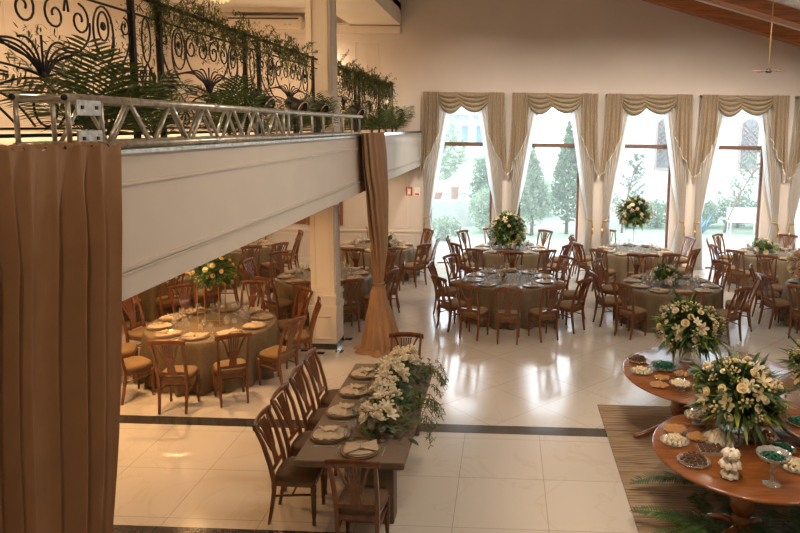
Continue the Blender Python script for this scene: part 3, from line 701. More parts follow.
# ------------------------------------------------------------------ long table
t = thing('long_table', 'long rectangular taupe covered table with a white flower runner', 'table', (-1.43, 7.15, 0))
MB().lim(-.52, .52, -1.30, 1.30, .705, .77).build('tabletop', TOPC, t, bev=.006)
for y in (-.95, .95): MB().lim(-.10, .38, y-.10, y+.10, 0, .705).build('leg', TOPC, t, bev=.005)
for i, y in enumerate((6.22, 6.80, 7.42, 8.0)):
    lb = ('nearest', 'second nearest', 'third nearest', 'farthest')[i]
    CHD.put(((-2.02, -2.05, -2.06, -2.07)[i], y, 0), R(-90)+R((2, -2, 1, 0)[i]), 'dark wooden chair on the left of the long table, %s of four' % lb, 'chairs at the long table')
CHD.put((-1.27, 5.70, 0), R(-1), 'dark wooden chair at the near end of the long table', 'chairs at the long table')
CHD.put((-1.34, 8.52, 0), R(180), 'dark wooden chair at the far end of the long table', 'chairs at the long table')
for i, y in enumerate((6.36, 6.92, 7.48, 8.04)):
    lb = ('nearest', 'second nearest', 'third nearest', 'farthest')[i]
    setting('long table', -1.74, y, R(-90), .771, 'left side of the long table, '+lb)
setting('long table', -1.36, 6.07, 0, .771, 'near end of the long table')
t = thing('flower_runner', 'long heap of white orchids and roses along the rectangular table', 'centrepiece', (-1.27, 7.35, Z), 0, 'flower centrepieces')
rd = random.Random(11); mb = MB(); mb2 = MB()
for i in range(620):
    y = rd.uniform(-1.1, 1.1); x = rd.gauss(0, .13)+.03; h_ = .14+.14*max(0, 1-(y-.0)**2)
    d = Vector((rd.gauss(.15, .9), rd.gauss(0, .8), rd.uniform(-.1, .9))); q = Vector((x, y, rd.uniform(.02, h_))); blade(mb if i % 3 else mb2, q, d, rd.uniform(.08, .16), rd.uniform(.010, .028), .4, rd)
mb.lathe([(.001, .2), (.1, .18), (.2, .08), (.25, .004)], 14)
for i in range(26):   # trailing asparagus strands over the right edge
    y = rd.uniform(-1.0, .9); P = [Vector((.25, y, .10)), Vector((.45, y+rd.uniform(-.1, .1), .10)), Vector((.53+rd.uniform(0, .08), y+rd.uniform(-.15, .15), -.02-rd.uniform(0, .10)))]
    mb2.tube(P, .003, 3)
    for u in range(34):
        s_ = rd.random(); q = P[0].lerp(P[1], s_*2) if s_ < .5 else P[1].lerp(P[2], s_*2-1); blade(mb2, q, Vector((rd.gauss(0, 1), rd.gauss(0, 1), rd.gauss(0, 1))), .055, .006, .2, rd)
mb.build('foliage', LEAF, t); mb2.build('foliage', VINE, t)
for i in range(92):
    y = -1.05+2.1*(i+.5)/92; h_ = .17+.17*max(0, 1-y*y*.8); a = rd.gauss(-.2, .75); d = Vector((sin(a), rd.gauss(0, .3), cos(a))).normalized()
    kd, cl, fz = KW[i % 5]; o = link(fl_mesh(kd, cl), kd, t); o.location = (d.x*.19+.02, y, max(.03, h_*(.45+.6*abs(d.z)))); o.rotation_euler = d.to_track_quat('Z', 'Y').to_euler(); o.scale = (fz*rd.uniform(.95, 1.25),)*3

# ------------------------------------------------------------------ dessert tables
def dessert_table(loc, rad, top, label, feetrot, po=(0, 0)):
    t = thing('dessert_table', label, 'table', (loc[0], loc[1], 0.014), 0, 'round wooden dessert tables'); top -= .014
    MB().lathe([(.001, top), (rad-.02, top), (rad-.005, top-.005), (rad, top-.015), (rad-.003, top-.028), (rad-.02, top-.035), (.001, top-.035)], 64).build('tabletop', TWOOD, t)
    MB().lathe([(.001, top-.035), (.22, top-.035), (.20, top-.07), (.07, top-.09), (.06, top-.13), (.105, top-.18), (.12, .42), (.09, .33), (.055, .30), (.085, .28), (.09, .25), (.06, .23), (.075, .20), (.08, .12), (.001, .12)], 20, (po[0], po[1], 0)).build('pedestal', TWOOD, t)
    for k in range(4):
        a = feetrot+k*pi/2; P = [Vector((po[0]+cos(a)*r, po[1]+sin(a)*r, z)) for r, z in ((.03, .19), (.2, .18), (.36, .10), (.50, .035), (.56, .035))]
        MB().tube(P, [.042, .04, .034, .03, .033], 8, flat=.85).build('foot', TWOOD, t)
    return t
dessert_table((2.43, 6.30), .93, .78, 'nearest round polished wood dessert table with crystal dishes', R(215), (-.17, -.36))
dessert_table((2.62, 8.20), 1.10, .85, 'round polished wood dessert table behind the nearest one', pi, (-.40, -.12))
dessert_table((3.72, 6.70), .90, .92, 'round polished wood dessert table at the right edge', .4)

def p_dish(r, name='glass_plate', foot=0., deep=.03):
    def fn():
        w1 = lambda th, i, z: 1+.03*cos(th*14) if i > 1 else 1
        mb = MB()
        if foot > .06: pr = [(.001, 0), (r*.55, 0), (r*.5, .012), (.018, .03), (.014, foot*.5), (.024, foot*.7), (.018, foot-.01), (.03, foot)]
        elif foot: pr = [(.001, 0), (r*.45, 0), (r*.42, .01), (.02, foot)]
        else: pr = [(.001, .002), (r*.5, .002)]
        pr2 = [(r*.6, foot+.004), (r*.85, foot+deep*.5), (r, foot+deep), (r*.97, foot+deep+.002), (r*.8, foot+deep*.5), (.001, foot+.008)]
        mb.lathe(pr+pr2, 42, wob=lambda th, i, z: 1+.035*cos(th*14) if i >= len(pr)+1 and i < len(pr)+4 else 1)
        if foot > .06: mb.ball((0, 0, foot*.55), .028, 8, 5)
        return tag(mb.build(name, CRYS), 'dish', 'dish')
    return fn
def sw_ball(nm, mt, mt2=None, r=.016):
    def fn():
        t = thing(nm, nm, 'sweet'); MB().ball((0, 0, r), r, 8, 6, lump=.05).build('sweet_body', mt, t)
        if mt2: MB().lathe([(r*.6, .001), (r*1.25, r*.9)], 12, wob=lambda th, i, z: 1+.08*cos(6*th)).build('paper_cup', mt2, t)
        return t
    return fn
def sw_simple(nm, mt, mk):
    def fn(): mb = MB(); mk(mb); return tag(mb.build(nm, mt), nm, 'sweet')
    return fn
PAPER = mat('brown paper cup', (.16, .09, .05), .8); PAPERW = mat('cream paper cup', (.62, .52, .38), .8)
S = {'truffle': Proto(sw_ball('chocolate_truffle', BROWN, PAPERW, .018)), 'caramel': Proto(sw_ball('caramel_sweet', TANC, PAPER, .014)), 'white': Proto(sw_ball('coconut_sweet', WHITEC, None, .014)),
     'green': Proto(sw_simple('green_foil_sweet', GREENC, lambda mb: mb.ball((0, 0, .011), .014, 8, 5, (1.3, .8, .8)).box((0, 0, .011), (.05, .012, .003)))),
     'waffle': Proto(sw_simple('lattice_tartlet', TANC, lambda mb: [mb.lathe([(.001, 0), (.016, 0), (.022, .012), (.018, .012), (.001, .008)], 12)]+[mb.box((k*.009, 0, .012), (.003, .034, .003)) for k in (-1, 0, 1)]+[mb.box((0, k*.009, .013), (.034, .003, .003)) for k in (-1, 0, 1)])),
     'meringue': Proto(sw_simple('meringue', MERI, lambda mb: [mb.lathe([(.024, 0), (.027, .01), (.018, .02), (.02, .026), (.010, .036), (.001, .046)], 10, wob=lambda th, i, z: 1+.1*cos(5*th))]))}
def fill(kind, c, r, z, n, layers, label, group):
    rd = random.Random(int(c[0]*1000)); i = 0
    for L_ in range(layers):
        m_ = max(3, int(n*(1-L_*.45))); rr_ = r*(1-L_*.38)
        for k in range(m_):
            q = sqrt((k+.5)/m_)*rr_; a = k*2.39996+L_
            S[kind].put((c[0]+q*cos(a), c[1]+q*sin(a), z+L_*(.03 if kind == 'truffle' else .024)), rd.uniform(0, 6), label, group, sc=rd.uniform(1.15, 1.35)*(.92 if kind == 'truffle' else 1.12 if kind == 'waffle' else 1))
DISHES = [ # x, y, z, r, foot, deep, kind, n, layers, dish label, sweet label
 (2.08, 6.88, .78, .14, .05, .05, 'white', 26, 2, 'low footed crystal bowl of white sweets before the large bouquet', 'white sweet heaped in the low footed crystal bowl'),
 (1.80, 6.68, .78, .125, 0, .02, 'waffle', 18, 1, 'round glass plate of lattice tartlets at the far left of the nearest table', 'tartlet on the far left plate of the nearest table'),
 (1.98, 6.52, .78, .11, 0, .02, 'waffle', 14, 1, 'round glass plate of lattice tartlets left of the square tray', 'tartlet on the plate beside the square tray'),
 (1.73, 6.42, .78, .145, 0, .025, 'white', 26, 2, 'round glass plate of white sweets at the left rim of the nearest table', 'white sweet on the plate at the left rim'),
 (1.81, 6.02, .78, .155, 0, .025, 'truffle', 20, 2, 'round crystal plate of chocolate truffles at the front rim', 'chocolate truffle on the crystal plate at the front rim'),
 (2.62, 6.55, .78, .17, .02, .03, 'caramel', 24, 2, 'wide crystal dish of brown caramels right of the clear vase', 'brown caramel in the wide dish right of the vase'),
 (2.74, 6.27, .78, .12, .02, .03, 'green', 18, 2, 'small crystal dish of green sweets behind the tall footed bowl', 'green sweet in the small dish behind the footed bowl'),
 (2.40, 5.67, .78, .15, .22, .07, 'green', 24, 2, 'tall footed crystal bowl of green foil sweets', 'green foil sweet in the tall footed bowl'),
 (2.75, 5.97, .78, .17, .0, .03, 'white', 28, 2, 'wide glass plate of cream sweets right of the tall footed bowl', 'cream sweet on the plate right of the footed bowl'),
 (1.77, 8.56, .85, .14, 0, .03, 'truffle', 20, 2, 'glass plate of brown truffles on the table behind, far left rim', 'brown truffle on the far left plate of the table behind'),
 (1.74, 8.16, .85, .14, 0, .025, 'white', 24, 2, 'glass plate of pale sweets on the table behind, left rim', 'pale sweet on the left rim plate of the table behind'),
 (2.05, 8.30, .85, .18, .02, .035, 'green', 36, 2, 'wide dish of green foil sweets on the table behind', 'green foil sweet in the wide dish of the table behind'),
 (1.86, 7.72, .85, .11, 0, .02, 'waffle', 14, 1, 'glass plate of lattice tartlets near the front of the table behind', 'tartlet near the front rim of the table behind'),
 (1.95, 7.95, .85, .09, 0, .02, 'waffle', 10, 1, 'small glass plate of tartlets beside the wide green dish', 'tartlet on the small plate beside the green dish'),
 (2.08, 7.60, .85, .13, .06, .04, 'white', 24, 2, 'footed crystal dish of white sweets at the front of the table behind', 'white sweet in the footed dish of the table behind'),
 (2.20, 8.03, .85, .10, .02, .03, 'caramel', 12, 1, 'small crystal dish of brown caramels before the clear vase', 'brown caramel in the small dish before the clear vase'),
 (2.42, 8.08, .85, .13, .02, .04, 'green', 20, 2, 'round dish of green sweets under the middle bouquet', 'green sweet in the dish under the middle bouquet'),
 (3.04, 6.62, .92, .13, .0, .03, 'green', 18, 2, 'crystal dish of green sweets on the right edge table', 'green sweet on the right edge table'),
 (3.12, 6.22, .92, .14, .0, .03, 'white', 18, 2, 'crystal dish of pale sweets on the right edge table', 'pale sweet on the right edge table'),
]
for x, y, z, r, ft, dp, kd, n, ly, lb, sl in DISHES:
    z += .001; o = p_dish(r, 'crystal_dish' if ft else 'glass_plate', ft, dp)(); o.location = (x, y, z); o['label'] = lb; o['group'] = 'dessert dishes'
    fill(kd, (x, y), r*.78, z+ft+.012, n, ly, sl, sl+'s')
# square tray
tag(MB().lim(-.12, .12, -.09, .09, 0, .006).lim(-.125, -.115, -.095, .095, 0, .03).lim(.115, .125, -.095, .095, 0, .03).lim(-.115, .115, -.095, -.087, 0, .03).lim(-.115, .115, .087, .095, 0, .03).build('square_tray', CRYS, loc=(2.04, 6.26, .781)),
    'rectangular glass tray of brown truffles in the middle of the nearest table', 'tray', 'dessert dishes')
for i in range(4):
    for j in range(5): S['truffle'].put((2.04-.09+.045*j, 6.26-.065+.043*i, .789), 0, 'brown truffle in the rectangular glass tray', 'truffles in the rectangular tray')
# oval meringue platter
o = tag(MB().lathe([(.001, .003), (.14, .004), (.20, .03), (.195, .034), (.13, .012), (.001, .010)], 36, wob=lambda th, i, z: 1+.04*cos(12*th)).build('glass_platter', CRYS, loc=(2.20, 6.47, .781)), 'wide glass platter piled with white meringues before the vase', 'platter', 'dessert dishes')
for L_, n in ((0, 11), (1, 7), (2, 3)):
    for k in range(n):
        q = sqrt((k+.5)/n)*(.14-.04*L_); a = k*2.4+L_; S['meringue'].put((2.20+q*cos(a), 6.47+q*sin(a), .793+.03*L_), a, 'white meringue piled on the wide glass platter', 'meringues on the platter', sc=1.5)
# three tier compote
t = thing('tiered_stand', 'small three tier crystal stand of white meringues at the front', 'stand', (2.06, 5.76, .781), 0, 'dessert dishes')
for z, r in ((0, .085), (.10, .10), (.20, .085)):
    MB().lathe([(.001, z+.01), (r*.8, z+.012), (r, z+.035), (r*.97, z+.037), (.001, z+.016)], 28, wob=lambda th, i, z_: 1+.04*cos(10*th)).build('tier', CRYS, t)
MB().tube([(0, 0, 0), (0, 0, .26)], .010, 8).lathe([(.001, 0), (.06, 0), (.05, .012), (.001, .012)], 20).build('stem', CRYS, t)
for z, r, n in ((.013, .05, 7), (.113, .068, 9), (.213, .05, 7)):
    for k in range(n):
        a = 2*pi*k/n; S['meringue'].put((2.06+r*cos(a), 5.76+r*sin(a), .783+z), a, 'white meringue on the small three tier stand', 'meringues on the tiered stand', sc=1.3)

def bouquet(loc, zc_, rad, label, seed, nf, vz):
    t = thing('flower_vase', label, 'flower arrangement', loc, 0, 'dessert table bouquets'); h_ = vz
    MB().lathe([(.001, .001), (.10, .001), (.11, .02), (.05, .07), (.045, .12), (.10, h_*.75), (.14, h_), (.135, h_), (.09, h_*.75), (.035, .12), (.001, .10)], 28, wob=lambda th, i, z: 1+(.04*cos(8*th) if i > 4 else 0)).build('vase', CRYS, t)
    arrangement(t, (0, 0, zc_), rad, nf, K1, seed, 700, 1.0, spiky=.5, zs=.85, low=-.55)
    return t
bouquet((2.40, 6.60, .781), .45, .42, 'largest lily and rose bouquet on the nearest dessert table', 31, 90, .28)
bouquet((2.43, 8.62, .851), .44, .42, 'lily and rose bouquet on the dessert table behind', 32, 80, .28)
bouquet((3.55, 7.15, .921), .42, .40, 'lily and rose bouquet cut off by the right edge', 33, 80, .26)

# greenery laid on the rug round the pedestals
def frond_mesh(L_, droop, seed, wl=.16, n=22):
    rd = random.Random(seed); mb = MB(); P = [Vector((L_*t_, 0, L_*.35*t_-droop*L_*t_*t_)) for t_ in [i/8 for i in range(9)]]; mb.tube(P, [.006-.0006*i for i in range(9)], 4)
    for i in range(n):
        t_ = .12+.88*i/n; k = t_*8; a = int(min(7, k)); q = P[a].lerp(P[a+1], k-a); l = wl*(sin(pi*(t_*.85+.12)))**.7
        for s_ in (-1, 1): blade(mb, q, Vector((.55, s_*1., .15+rd.uniform(-.1, .1))), l, .010+.004*rd.random(), .25, rd)
    me = mb.mesh('frond'); return me
FR = frond_mesh(.8, .42, 1, .15, 26); FR.materials.append(mat('fern frond', (.055, .12, .028), .5, var=.4, scale=6, translucent=.15)); PF = frond_mesh(.78, .22, 2, .33, 17); PF.materials.append(PALM)
for gi, (gx_, gy_, n, lb) in enumerate(((2.05, 6.0, 11, 'fern fronds lying on the rug left of the front pedestal'), (2.75, 5.8, 13, 'fern fronds lying on the rug right of the front pedestal'), (3.2, 6.6, 9, 'fern fronds lying under the right edge table'), (2.3, 6.9, 8, 'fern fronds lying on the rug behind the front pedestal'))):
    t = thing('fern_heap', lb, 'ferns', (gx_, gy_, .014), 0, 'fern heaps under the dessert tables'); rd = random.Random(gi+50)
    for k in range(n):
        o = link(FR, 'frond', t); o.location = (rd.gauss(0, .09), rd.gauss(0, .09), .02+.015*k); o.rotation_euler = (0, rd.uniform(-.15, .05), 2*pi*k/n+rd.uniform(-.3, .3)); o.scale = (rd.uniform(.7, 1.0),)*3

# ------------------------------------------------------------------ window curtains
YC = 18.42
def pleat(n, amp, ph=0): return lambda u: amp*sin(2*pi*n*u+ph)
def swag(mb, xa, xb, zt, depth, flip=False):
    def f(u, v):
        s_ = 4*u*(1-u); sag = (s_**.95)*depth*(.12+.88*v) + .22*v*((1-u) if flip else u)*(1-s_)
        x = xa+(xb-xa)*u; bul = .10*sin(pi*u)*sin(pi*min(1, v*.9+.05)); return (x, YC-.07-bul-.060*sin(v*4*2*pi+.6)*(.25+.75*sin(pi*u)), zt-sag+.02*cos(v*4*2*pi))
    mb.grid(f, 24, 36)
WNAMES = ['first', 'second', 'third', 'fourth', 'fifth']
def window_curtain(i, x0, x1):
    nm = WNAMES[i]; t = thing('window_curtain', 'gold swag valance and tied grey drapes around the %s tall window from left' % nm, 'curtain', (0, 0, 0), 0, 'window curtains')
    MB().lim(x0+.02, x1-.02, YC-.03, YB, 4.74, 4.80).build('pelmet_board', SWAG, t)
    mid = x0+(x1-x0)*.46
    mb = MB(); swag(mb, x0+.30, mid+.14, 4.79, .60); mb.build('swag', SWAG, t)
    mb = MB(); swag(mb, mid-.14, x1-.30, 4.795, .56, True)
    o = mb.build('swag', SWAG, t); o.location = (0, -.035, 0)
    for sg, xe in ((1, x0), (-1, x1)):
        def jab(u, v):
            zb = 3.70-1.10*(1-u)**1.0-.06*abs(sin(u*9)); z = 4.80+(zb-4.80)*v
            return (xe+sg*(u*.44-.10*(1-u)*v*v+.02*v*sin(u*12)), YC-.15+.060*sin(2*pi*4*u+.5)*(.55+.5*v)-.02, z)
        MB().grid(jab, 40, 16).build('jabot', SWAG, t)
        mb = MB(); mb.tube([Vector(jab(k/30, 1)) for k in range(31)], .014, 5); mb.build('fringe', mat('pale fringe', (.72, .68, .60), .8), t)
        def edge(z):
            if z > 1.35: s_ = (z-1.35)/3.3; return .13+.52*s_**1.15
            return .13+.12*(1-(z/1.35))**.6*1.0
        def drp(u, v):
            z = 4.7*(1-v)+.01; w_ = edge(z); tight = .35+.65*min(1, abs(z-1.35)/.9)
            return (xe+sg*(.03+w_*u), YC-.03+.045*sin(2*pi*5*u)*tight, z)
        MB().grid(drp, 48, 30).build('drape', LDRAPE, t)
        def sh(u, v):
            z = 4.6*(1-v)+.01; w_ = edge(z); s_ = min(1, abs(z-1.35)/1.0); return (xe+sg*(.03+w_+(.02+.10*s_)*u-.01), YC+.05+.015*sin(2*pi*3*u), z)
        MB().grid(sh, 14, 26).build('sheer', SHEER, t)
        mb = MB(); cx_ = xe+sg*.10
        mb.tube([(cx_+.085*cos(a), YC-.02+.05*sin(a), 1.36+.03*cos(a)*sg) for a in [2*pi*k/14 for k in range(14)]], .016, 6, closed=True)
        mb.tube([(cx_-sg*.07, YC-.05, 1.34), (cx_-sg*.075, YC-.06, 1.15)], [.012, .02], 6); mb.tube([(cx_-sg*.075, YC-.06, 1.15), (cx_-sg*.075, YC-.06, .98)], [.024, .03], 8)
        mb.build('tieback', GOLD, t)
for i, (a, b) in enumerate(((-2.29, -.09), (.11, 2.42), (2.64, 4.93), (5.17, 7.46), (7.70, 9.25))): window_curtain(i, a, b)

# ------------------------------------------------------------------ big caramel drapes
def front_drape():
    t = thing('foreground_drape', 'floor length caramel drape hanging over the truss end in the foreground', 'curtain')
    def f(u, v):
        y = 1.9+(3.89-.66*v**1.1-1.9)*u; z = 3.755*(1-v)+.01
        a = .066+.018*sin(u*17); ph = 2*pi*11.5*u+1.5*sin(9*u+2)+.5*v
        fold = sin(ph+.5*sin(ph))+.3*sin(2.3*ph+1)-.15; k = min(1, v*6+.25)
        return (-2.27+a*.75*fold*k+.015*sin(9*v+u*4), y+.02*cos(ph)*k, z+.012*sin(ph)*(v < .02))
    MB().grid(f, 560, 30).build('cloth_panel', DRAPE, t)
    def h(u, v): return (-2.40+.10*v*.9, 1.9+1.97*u, 3.765+.015*sin(2*pi*26*u)*v-.01*v+.02*sin(pi*v))
    MB().grid(h, 200, 4).build('header', DRAPE, t)
front_drape()
def mid_drape():
    t = thing('gathered_drape', 'caramel drape gathered at mid height hanging from the gallery edge', 'curtain')
    # keys: z, cx, cy, half width x, half width y
    K = [(3.76, -2.27, 11.42, .05, .85), (3.3, -2.25, 11.45, .07, .88), (2.6, -2.23, 11.55, .09, .72), (1.8, -2.2, 11.45, .10, .42), (1.35, -2.2, 11.36, .09, .18), (1.17, -2.2, 11.33, .07, .09), (.95, -2.2, 11.32, .13, .16), (.5, -2.16, 11.28, .23, .24), (.2, -2.14, 11.24, .29, .30), (.01, -2.13, 11.22, .32, .32)]
    def f(u, v):
        z = 3.76-3.75*v
        for i in range(len(K)-1):
            if K[i][0] >= z >= K[i+1][0]: break
        s_ = (K[i][0]-z)/(K[i][0]-K[i+1][0]); s_ = s_*s_*(3-2*s_)*.5+s_*.5; q = [K[i][j]*(1-s_)+K[i+1][j]*s_ for j in range(5)]
        a = 2*pi*u; fo = 1+(.10+.10*min(1, abs(z-1.17)))*sin(a*13+.6*sin(3*a)); fo = 1+(fo-1)*(1.0 if q[3] > .12 else .9)
        return (q[1]+q[3]*cos(a)*(fo if q[3] > .12 else 1+(fo-1)*2.2), q[2]+q[4]*sin(a)*(1+(fo-1)*.5), z)
    MB().grid(f, 180, 60, cu=True).build('cloth', DRAPE, t)
    MB().tube([(-2.2+.095*cos(a), 11.33+.115*sin(a), 1.17) for a in [2*pi*k/16 for k in range(16)]], .018, 6, closed=True).build('tie', DRAPE, t)
    def pud(u, v): a = 2*pi*u; r = (.30+.14*v)*(1+.10*sin(7*a)+.05*sin(11*a)); return (-2.15+r*cos(a), 11.20+r*.8*sin(a), .07*(1-v)**.7+.018*abs(sin(5*a))*(1-v)+.006)
    MB().grid(pud, 90, 6, cu=True).build('cloth_pool', DRAPE, t)
mid_drape()

# ------------------------------------------------------------------ truss
t = thing('lighting_truss', 'square aluminium box truss resting along the gallery edge', 'truss'); XF, XB_, ZT, ZB = -2.39, -2.68, 4.025, 3.757; r_t = .024
for x in (XF, XB_):
    for z in (ZB, ZT):
        mb = MB().tube([(x, 3.58, z), (x, 11.0, z)], r_t, 10)
        for y in (5.45, 7.22, 9.1): mb.tube([(x, y-.04, z), (x, y+.04, z)], r_t*1.25, 10)
        mb.build('chord', STEEL, t)
for x in (XF, XB_):
    y = 3.94; up = True
    while y < 6.95:
        MB().tube([(x, y, ZB if up else ZT), (x, y+.235, ZT if up else ZB)], .013, 8).build('lacing', STEEL, t); y += .235+(.05 if not up else .02); up = not up
    for y in (3.60, 3.90, 7.14, 7.30, 7.75, 8.2, 8.7, 9.2, 9.75, 10.3, 10.85): MB().tube([(x, y, ZB), (x, y, ZT)], .014, 8).build('upright', STEEL, t)
mb = MB()
for y in (3.62, 3.92, 5.4, 7.18, 8.9, 10.85):
    for z in (ZB, ZT): MB().tube([(XF, y, z), (XB_, y, z)], .016, 8).build('cross_brace', STEEL, t)
for k in range(12): y = 4.1+.56*k; MB().tube([(XF, y, ZB), (XB_, y+.28, ZB)], .012, 6).build('diagonal_brace', STEEL, t)
for z in (ZB+.045, ZT-.05): MB().lim(XF+.012, XF+.022, 3.64, 3.87, z-.045, z+.045).build('coupling_plate', STEELD, t, bev=.004)
for z in (ZB+.045, ZT-.05):
    for y in (3.69, 3.82): MB().box((XF+.025, y, z), (.008, .02, .02)).build('bolt', BLACK, t)
for z in (ZB, ZT):
    for x in (XF, XB_): MB().tube([(x, 3.574, z), (x, 3.582, z)], .018, 10).build('tube_bore', BLACK, t)

# stage spots behind the truss
def make_spot():
    t = thing('stage_spotlight', 'spot', 'spotlight')
    MB().lathe([(.001, -.13), (.06, -.13), (.085, -.10), (.095, .06), (.105, .12), (.10, .12), (.09, .07), (.001, .05)], 18, M=Matrix.Rotation(R(115), 4, 'X')).build('can', BLACK, t)
    MB().lathe([(.001, .085), (.093, .085)], 18, M=Matrix.Rotation(R(115), 4, 'X')).build('lens', LENS, t)
    MB().lathe([(.104, .115), (.108, .125), (.098, .128)], 18, M=Matrix.Rotation(R(115), 4, 'X')).build('lens_ring', mat('copper lit ring', (.5, .38, .28), .3, metal=.7), t)  # copper light on the rim put into the metal colour
    mb = MB().tube([(-.12, 0, 0), (-.12, 0, -.14), (0, 0, -.17), (.12, 0, -.14), (.12, 0, 0)], .008, 6); mb.build('yoke', BLACK, t)
    MB().box((0, 0, -.30), (.05, .05, .27)).box((0, 0, -.425), (.16, .16, .02)).build('stand', BLACK, t)
    return t
SP = Proto(make_spot)
for (y, rz), lb in zip(((7.6, 80), (8.85, 75), (9.9, 75), (12.4, 70)), ('black stage spotlight behind the truss, nearest of four', 'black stage spotlight behind the truss, second of four', 'black stage spotlight behind the truss, beside the white column', 'black stage spotlight past the truss end, farthest of four')):
    SP.put((-2.80, y, 4.14), R(rz), lb, 'stage spotlights behind the truss')

# ------------------------------------------------------------------ wrought iron railing
XRL = -3.15; RT, RM, RB = 4.95, 4.80, 3.80
def spiral(cy_, cz_, r0, turns, a0, sgn, n=18): return [(XRL, cy_+r0*(1-.8*k/n)*cos(a0+sgn*turns*2*pi*k/n), cz_+r0*(1-.8*k/n)*sin(a0+sgn*turns*2*pi*k/n)) for k in range(n+1)]
def oval(cy_, cz_, ry, rz_): return [(XRL, cy_+ry*cos(2*pi*k/18), cz_+rz_*sin(2*pi*k/18)) for k in range(18)]
def bez(p0, p1, p2, n=10): return [tuple((1-q)**2*a+2*q*(1-q)*b+q*q*c for a, b, c in zip(p0, p1, p2)) for q in [k/n for k in range(n+1)]]
def bay(t, y0, y1):
    c = (y0+y1)/2; hw = (y1-y0)/2; mb = MB(); br = .0085; zb = RB+.42
    zf = RB+.40
    for k in range(-4, 5):   # fan of long curved bars rising from one point
        e = (XRL, c+k*hw*.20, RM-.33-.035*abs(k)); mb.tube(bez((XRL, c+k*.008, zf), (XRL, c+k*hw*.045, zf+.28), e), br, 5)
    for s_ in (-1, 1):
        mb.tube(bez((XRL, c+s_*.03, zf), (XRL, c+s_*hw*.5, zf+.12), (XRL, c+s_*hw*.97, RM-.60), 14), br, 5)
        mb.tube(bez((XRL, c+s_*(hw*.38+.12), RM-.17), (XRL, c+s_*(hw*.38+.14), RM-.42), (XRL, c+s_*.05, zf+.1), 14), br, 5)
        mb.tube(bez((XRL, c+s_*(hw*.64+.13), RM-.21), (XRL, c+s_*(hw*.64+.17), RM-.55), (XRL, c+s_*hw*.3, RM-.60), 14), br, 5)
        mb.tube(bez((XRL, c+s_*(hw*.38-.12), RM-.13), (XRL, c+s_*(hw*.26), RM+.05), (XRL, c+s_*(hw*.14+.1), RM-.13), 8), br, 5)
        mb.tube(bez((XRL, c+s_*.03, zf-.02), (XRL, c+s_*hw*.5, zf-.02), (XRL, c+s_*hw*.62, RB+.05), 14), br, 5)
    for s_ in (-1, 1):
        mb.tube(spiral(c+s_*hw*.14, RM-.17, .12, 1.3, pi/2, s_), br, 5); mb.tube(spiral(c+s_*hw*.38, RM-.17, .12, 1.3, pi/2, -s_), br, 5)
        mb.tube(oval(c+s_*hw*.64, RM-.21, .13, .19), br, 5, closed=True); mb.tube(oval(c+s_*hw*.64, RM-.17, .07, .11), br, 5, closed=True)
        mb.ball((XRL, c+s_*hw*.64, RM-.17), .035, 8, 5, (.4, 1, 1))
        mb.tube(spiral(c+s_*hw*.90, RM-.14, .08, 1.2, pi/2, -s_), br, 5)
        mb.tube(bez((XRL, c+s_*hw*.97, RM-.2), (XRL, c+s_*hw*.9, RM-.6), (XRL, c+s_*hw*.3, RM-.62)), br, 5)
        mb.tube(bez((XRL, c+s_*.12, RB+.06), (XRL, c+s_*hw*.45, RB+.50), (XRL, c+s_*hw*.80, RB+.08)), br, 5)
        mb.tube(spiral(c+s_*hw*.76, RM-.66, .10, 1.3, 0, s_), br, 5); mb.tube(spiral(c+s_*hw*.55, RB+.12, .09, 1.2, pi, s_), br, 5); mb.tube(spiral(c+s_*hw*.86, RB+.17, .10, 1.2, 0, s_), br, 5)
        mb.tube(bez((XRL, c+s_*hw*.98, RB+.55), (XRL, c+s_*hw*.5, RB+.3), (XRL, c+s_*hw*.25, RB+.06)), br, 5)
    mb.ball((XRL, c, zf), .04, 8, 5, (.5, 1, 1)); mb.tube(oval(c, RB+.20, .12, .14), br, 5, closed=True)
    mb.build('scrollwork', IRON, t)
def iron_railing(label, y0, y1, posts, bays):
    t = thing('iron_railing', label, 'railing', group='gallery railings')
    for z, r in ((RT, .020), (RM, .010), (RB, .013), (RB+.045, .008)): MB().tube([(XRL, y0, z), (XRL, y1, z)], r, 6).build('rail', IRON, t)
    for y in posts: MB().lim(XRL-.022, XRL+.022, y-.022, y+.022, 3.70, RT+.03).build('post', IRON, t)
    for a, b in bays: bay(t, a, b)
    for a, b in zip(posts[:-1], posts[1:]):
        if b-a < .6:
            c = (a+b)/2; mb = MB(); mb.tube(oval(c, RM-.2, .07, .19), .008, 5, closed=True)
            for s_ in (-1, 1): mb.tube(spiral(c+s_*.09, RM-.5, .075, 1.2, pi/2, s_), .008, 5); mb.tube(spiral(c+s_*.08, RB+.16, .08, 1.2, pi/2, s_), .008, 5); mb.tube(bez((XRL, c, RM-.39), (XRL, c+s_*.17, RM-.6), (XRL, c+s_*.03, RB+.3)), .008, 5)
            mb.build('scrollwork', IRON, t)
iron_railing('scrolled black iron railing along the gallery before the column', 2.6, 11.15, [3.0, 3.4, 5.64, 6.08, 8.07, 8.52, 10.9], [(3.4, 5.64), (6.08, 8.07), (8.52, 10.9)])
iron_railing('scrolled black iron railing along the gallery past the column', 11.72, 18.5, [11.9, 13.9, 14.3, 16.5, 18.4], [(11.9, 13.9), (14.3, 16.5), (16.5, 18.4)])
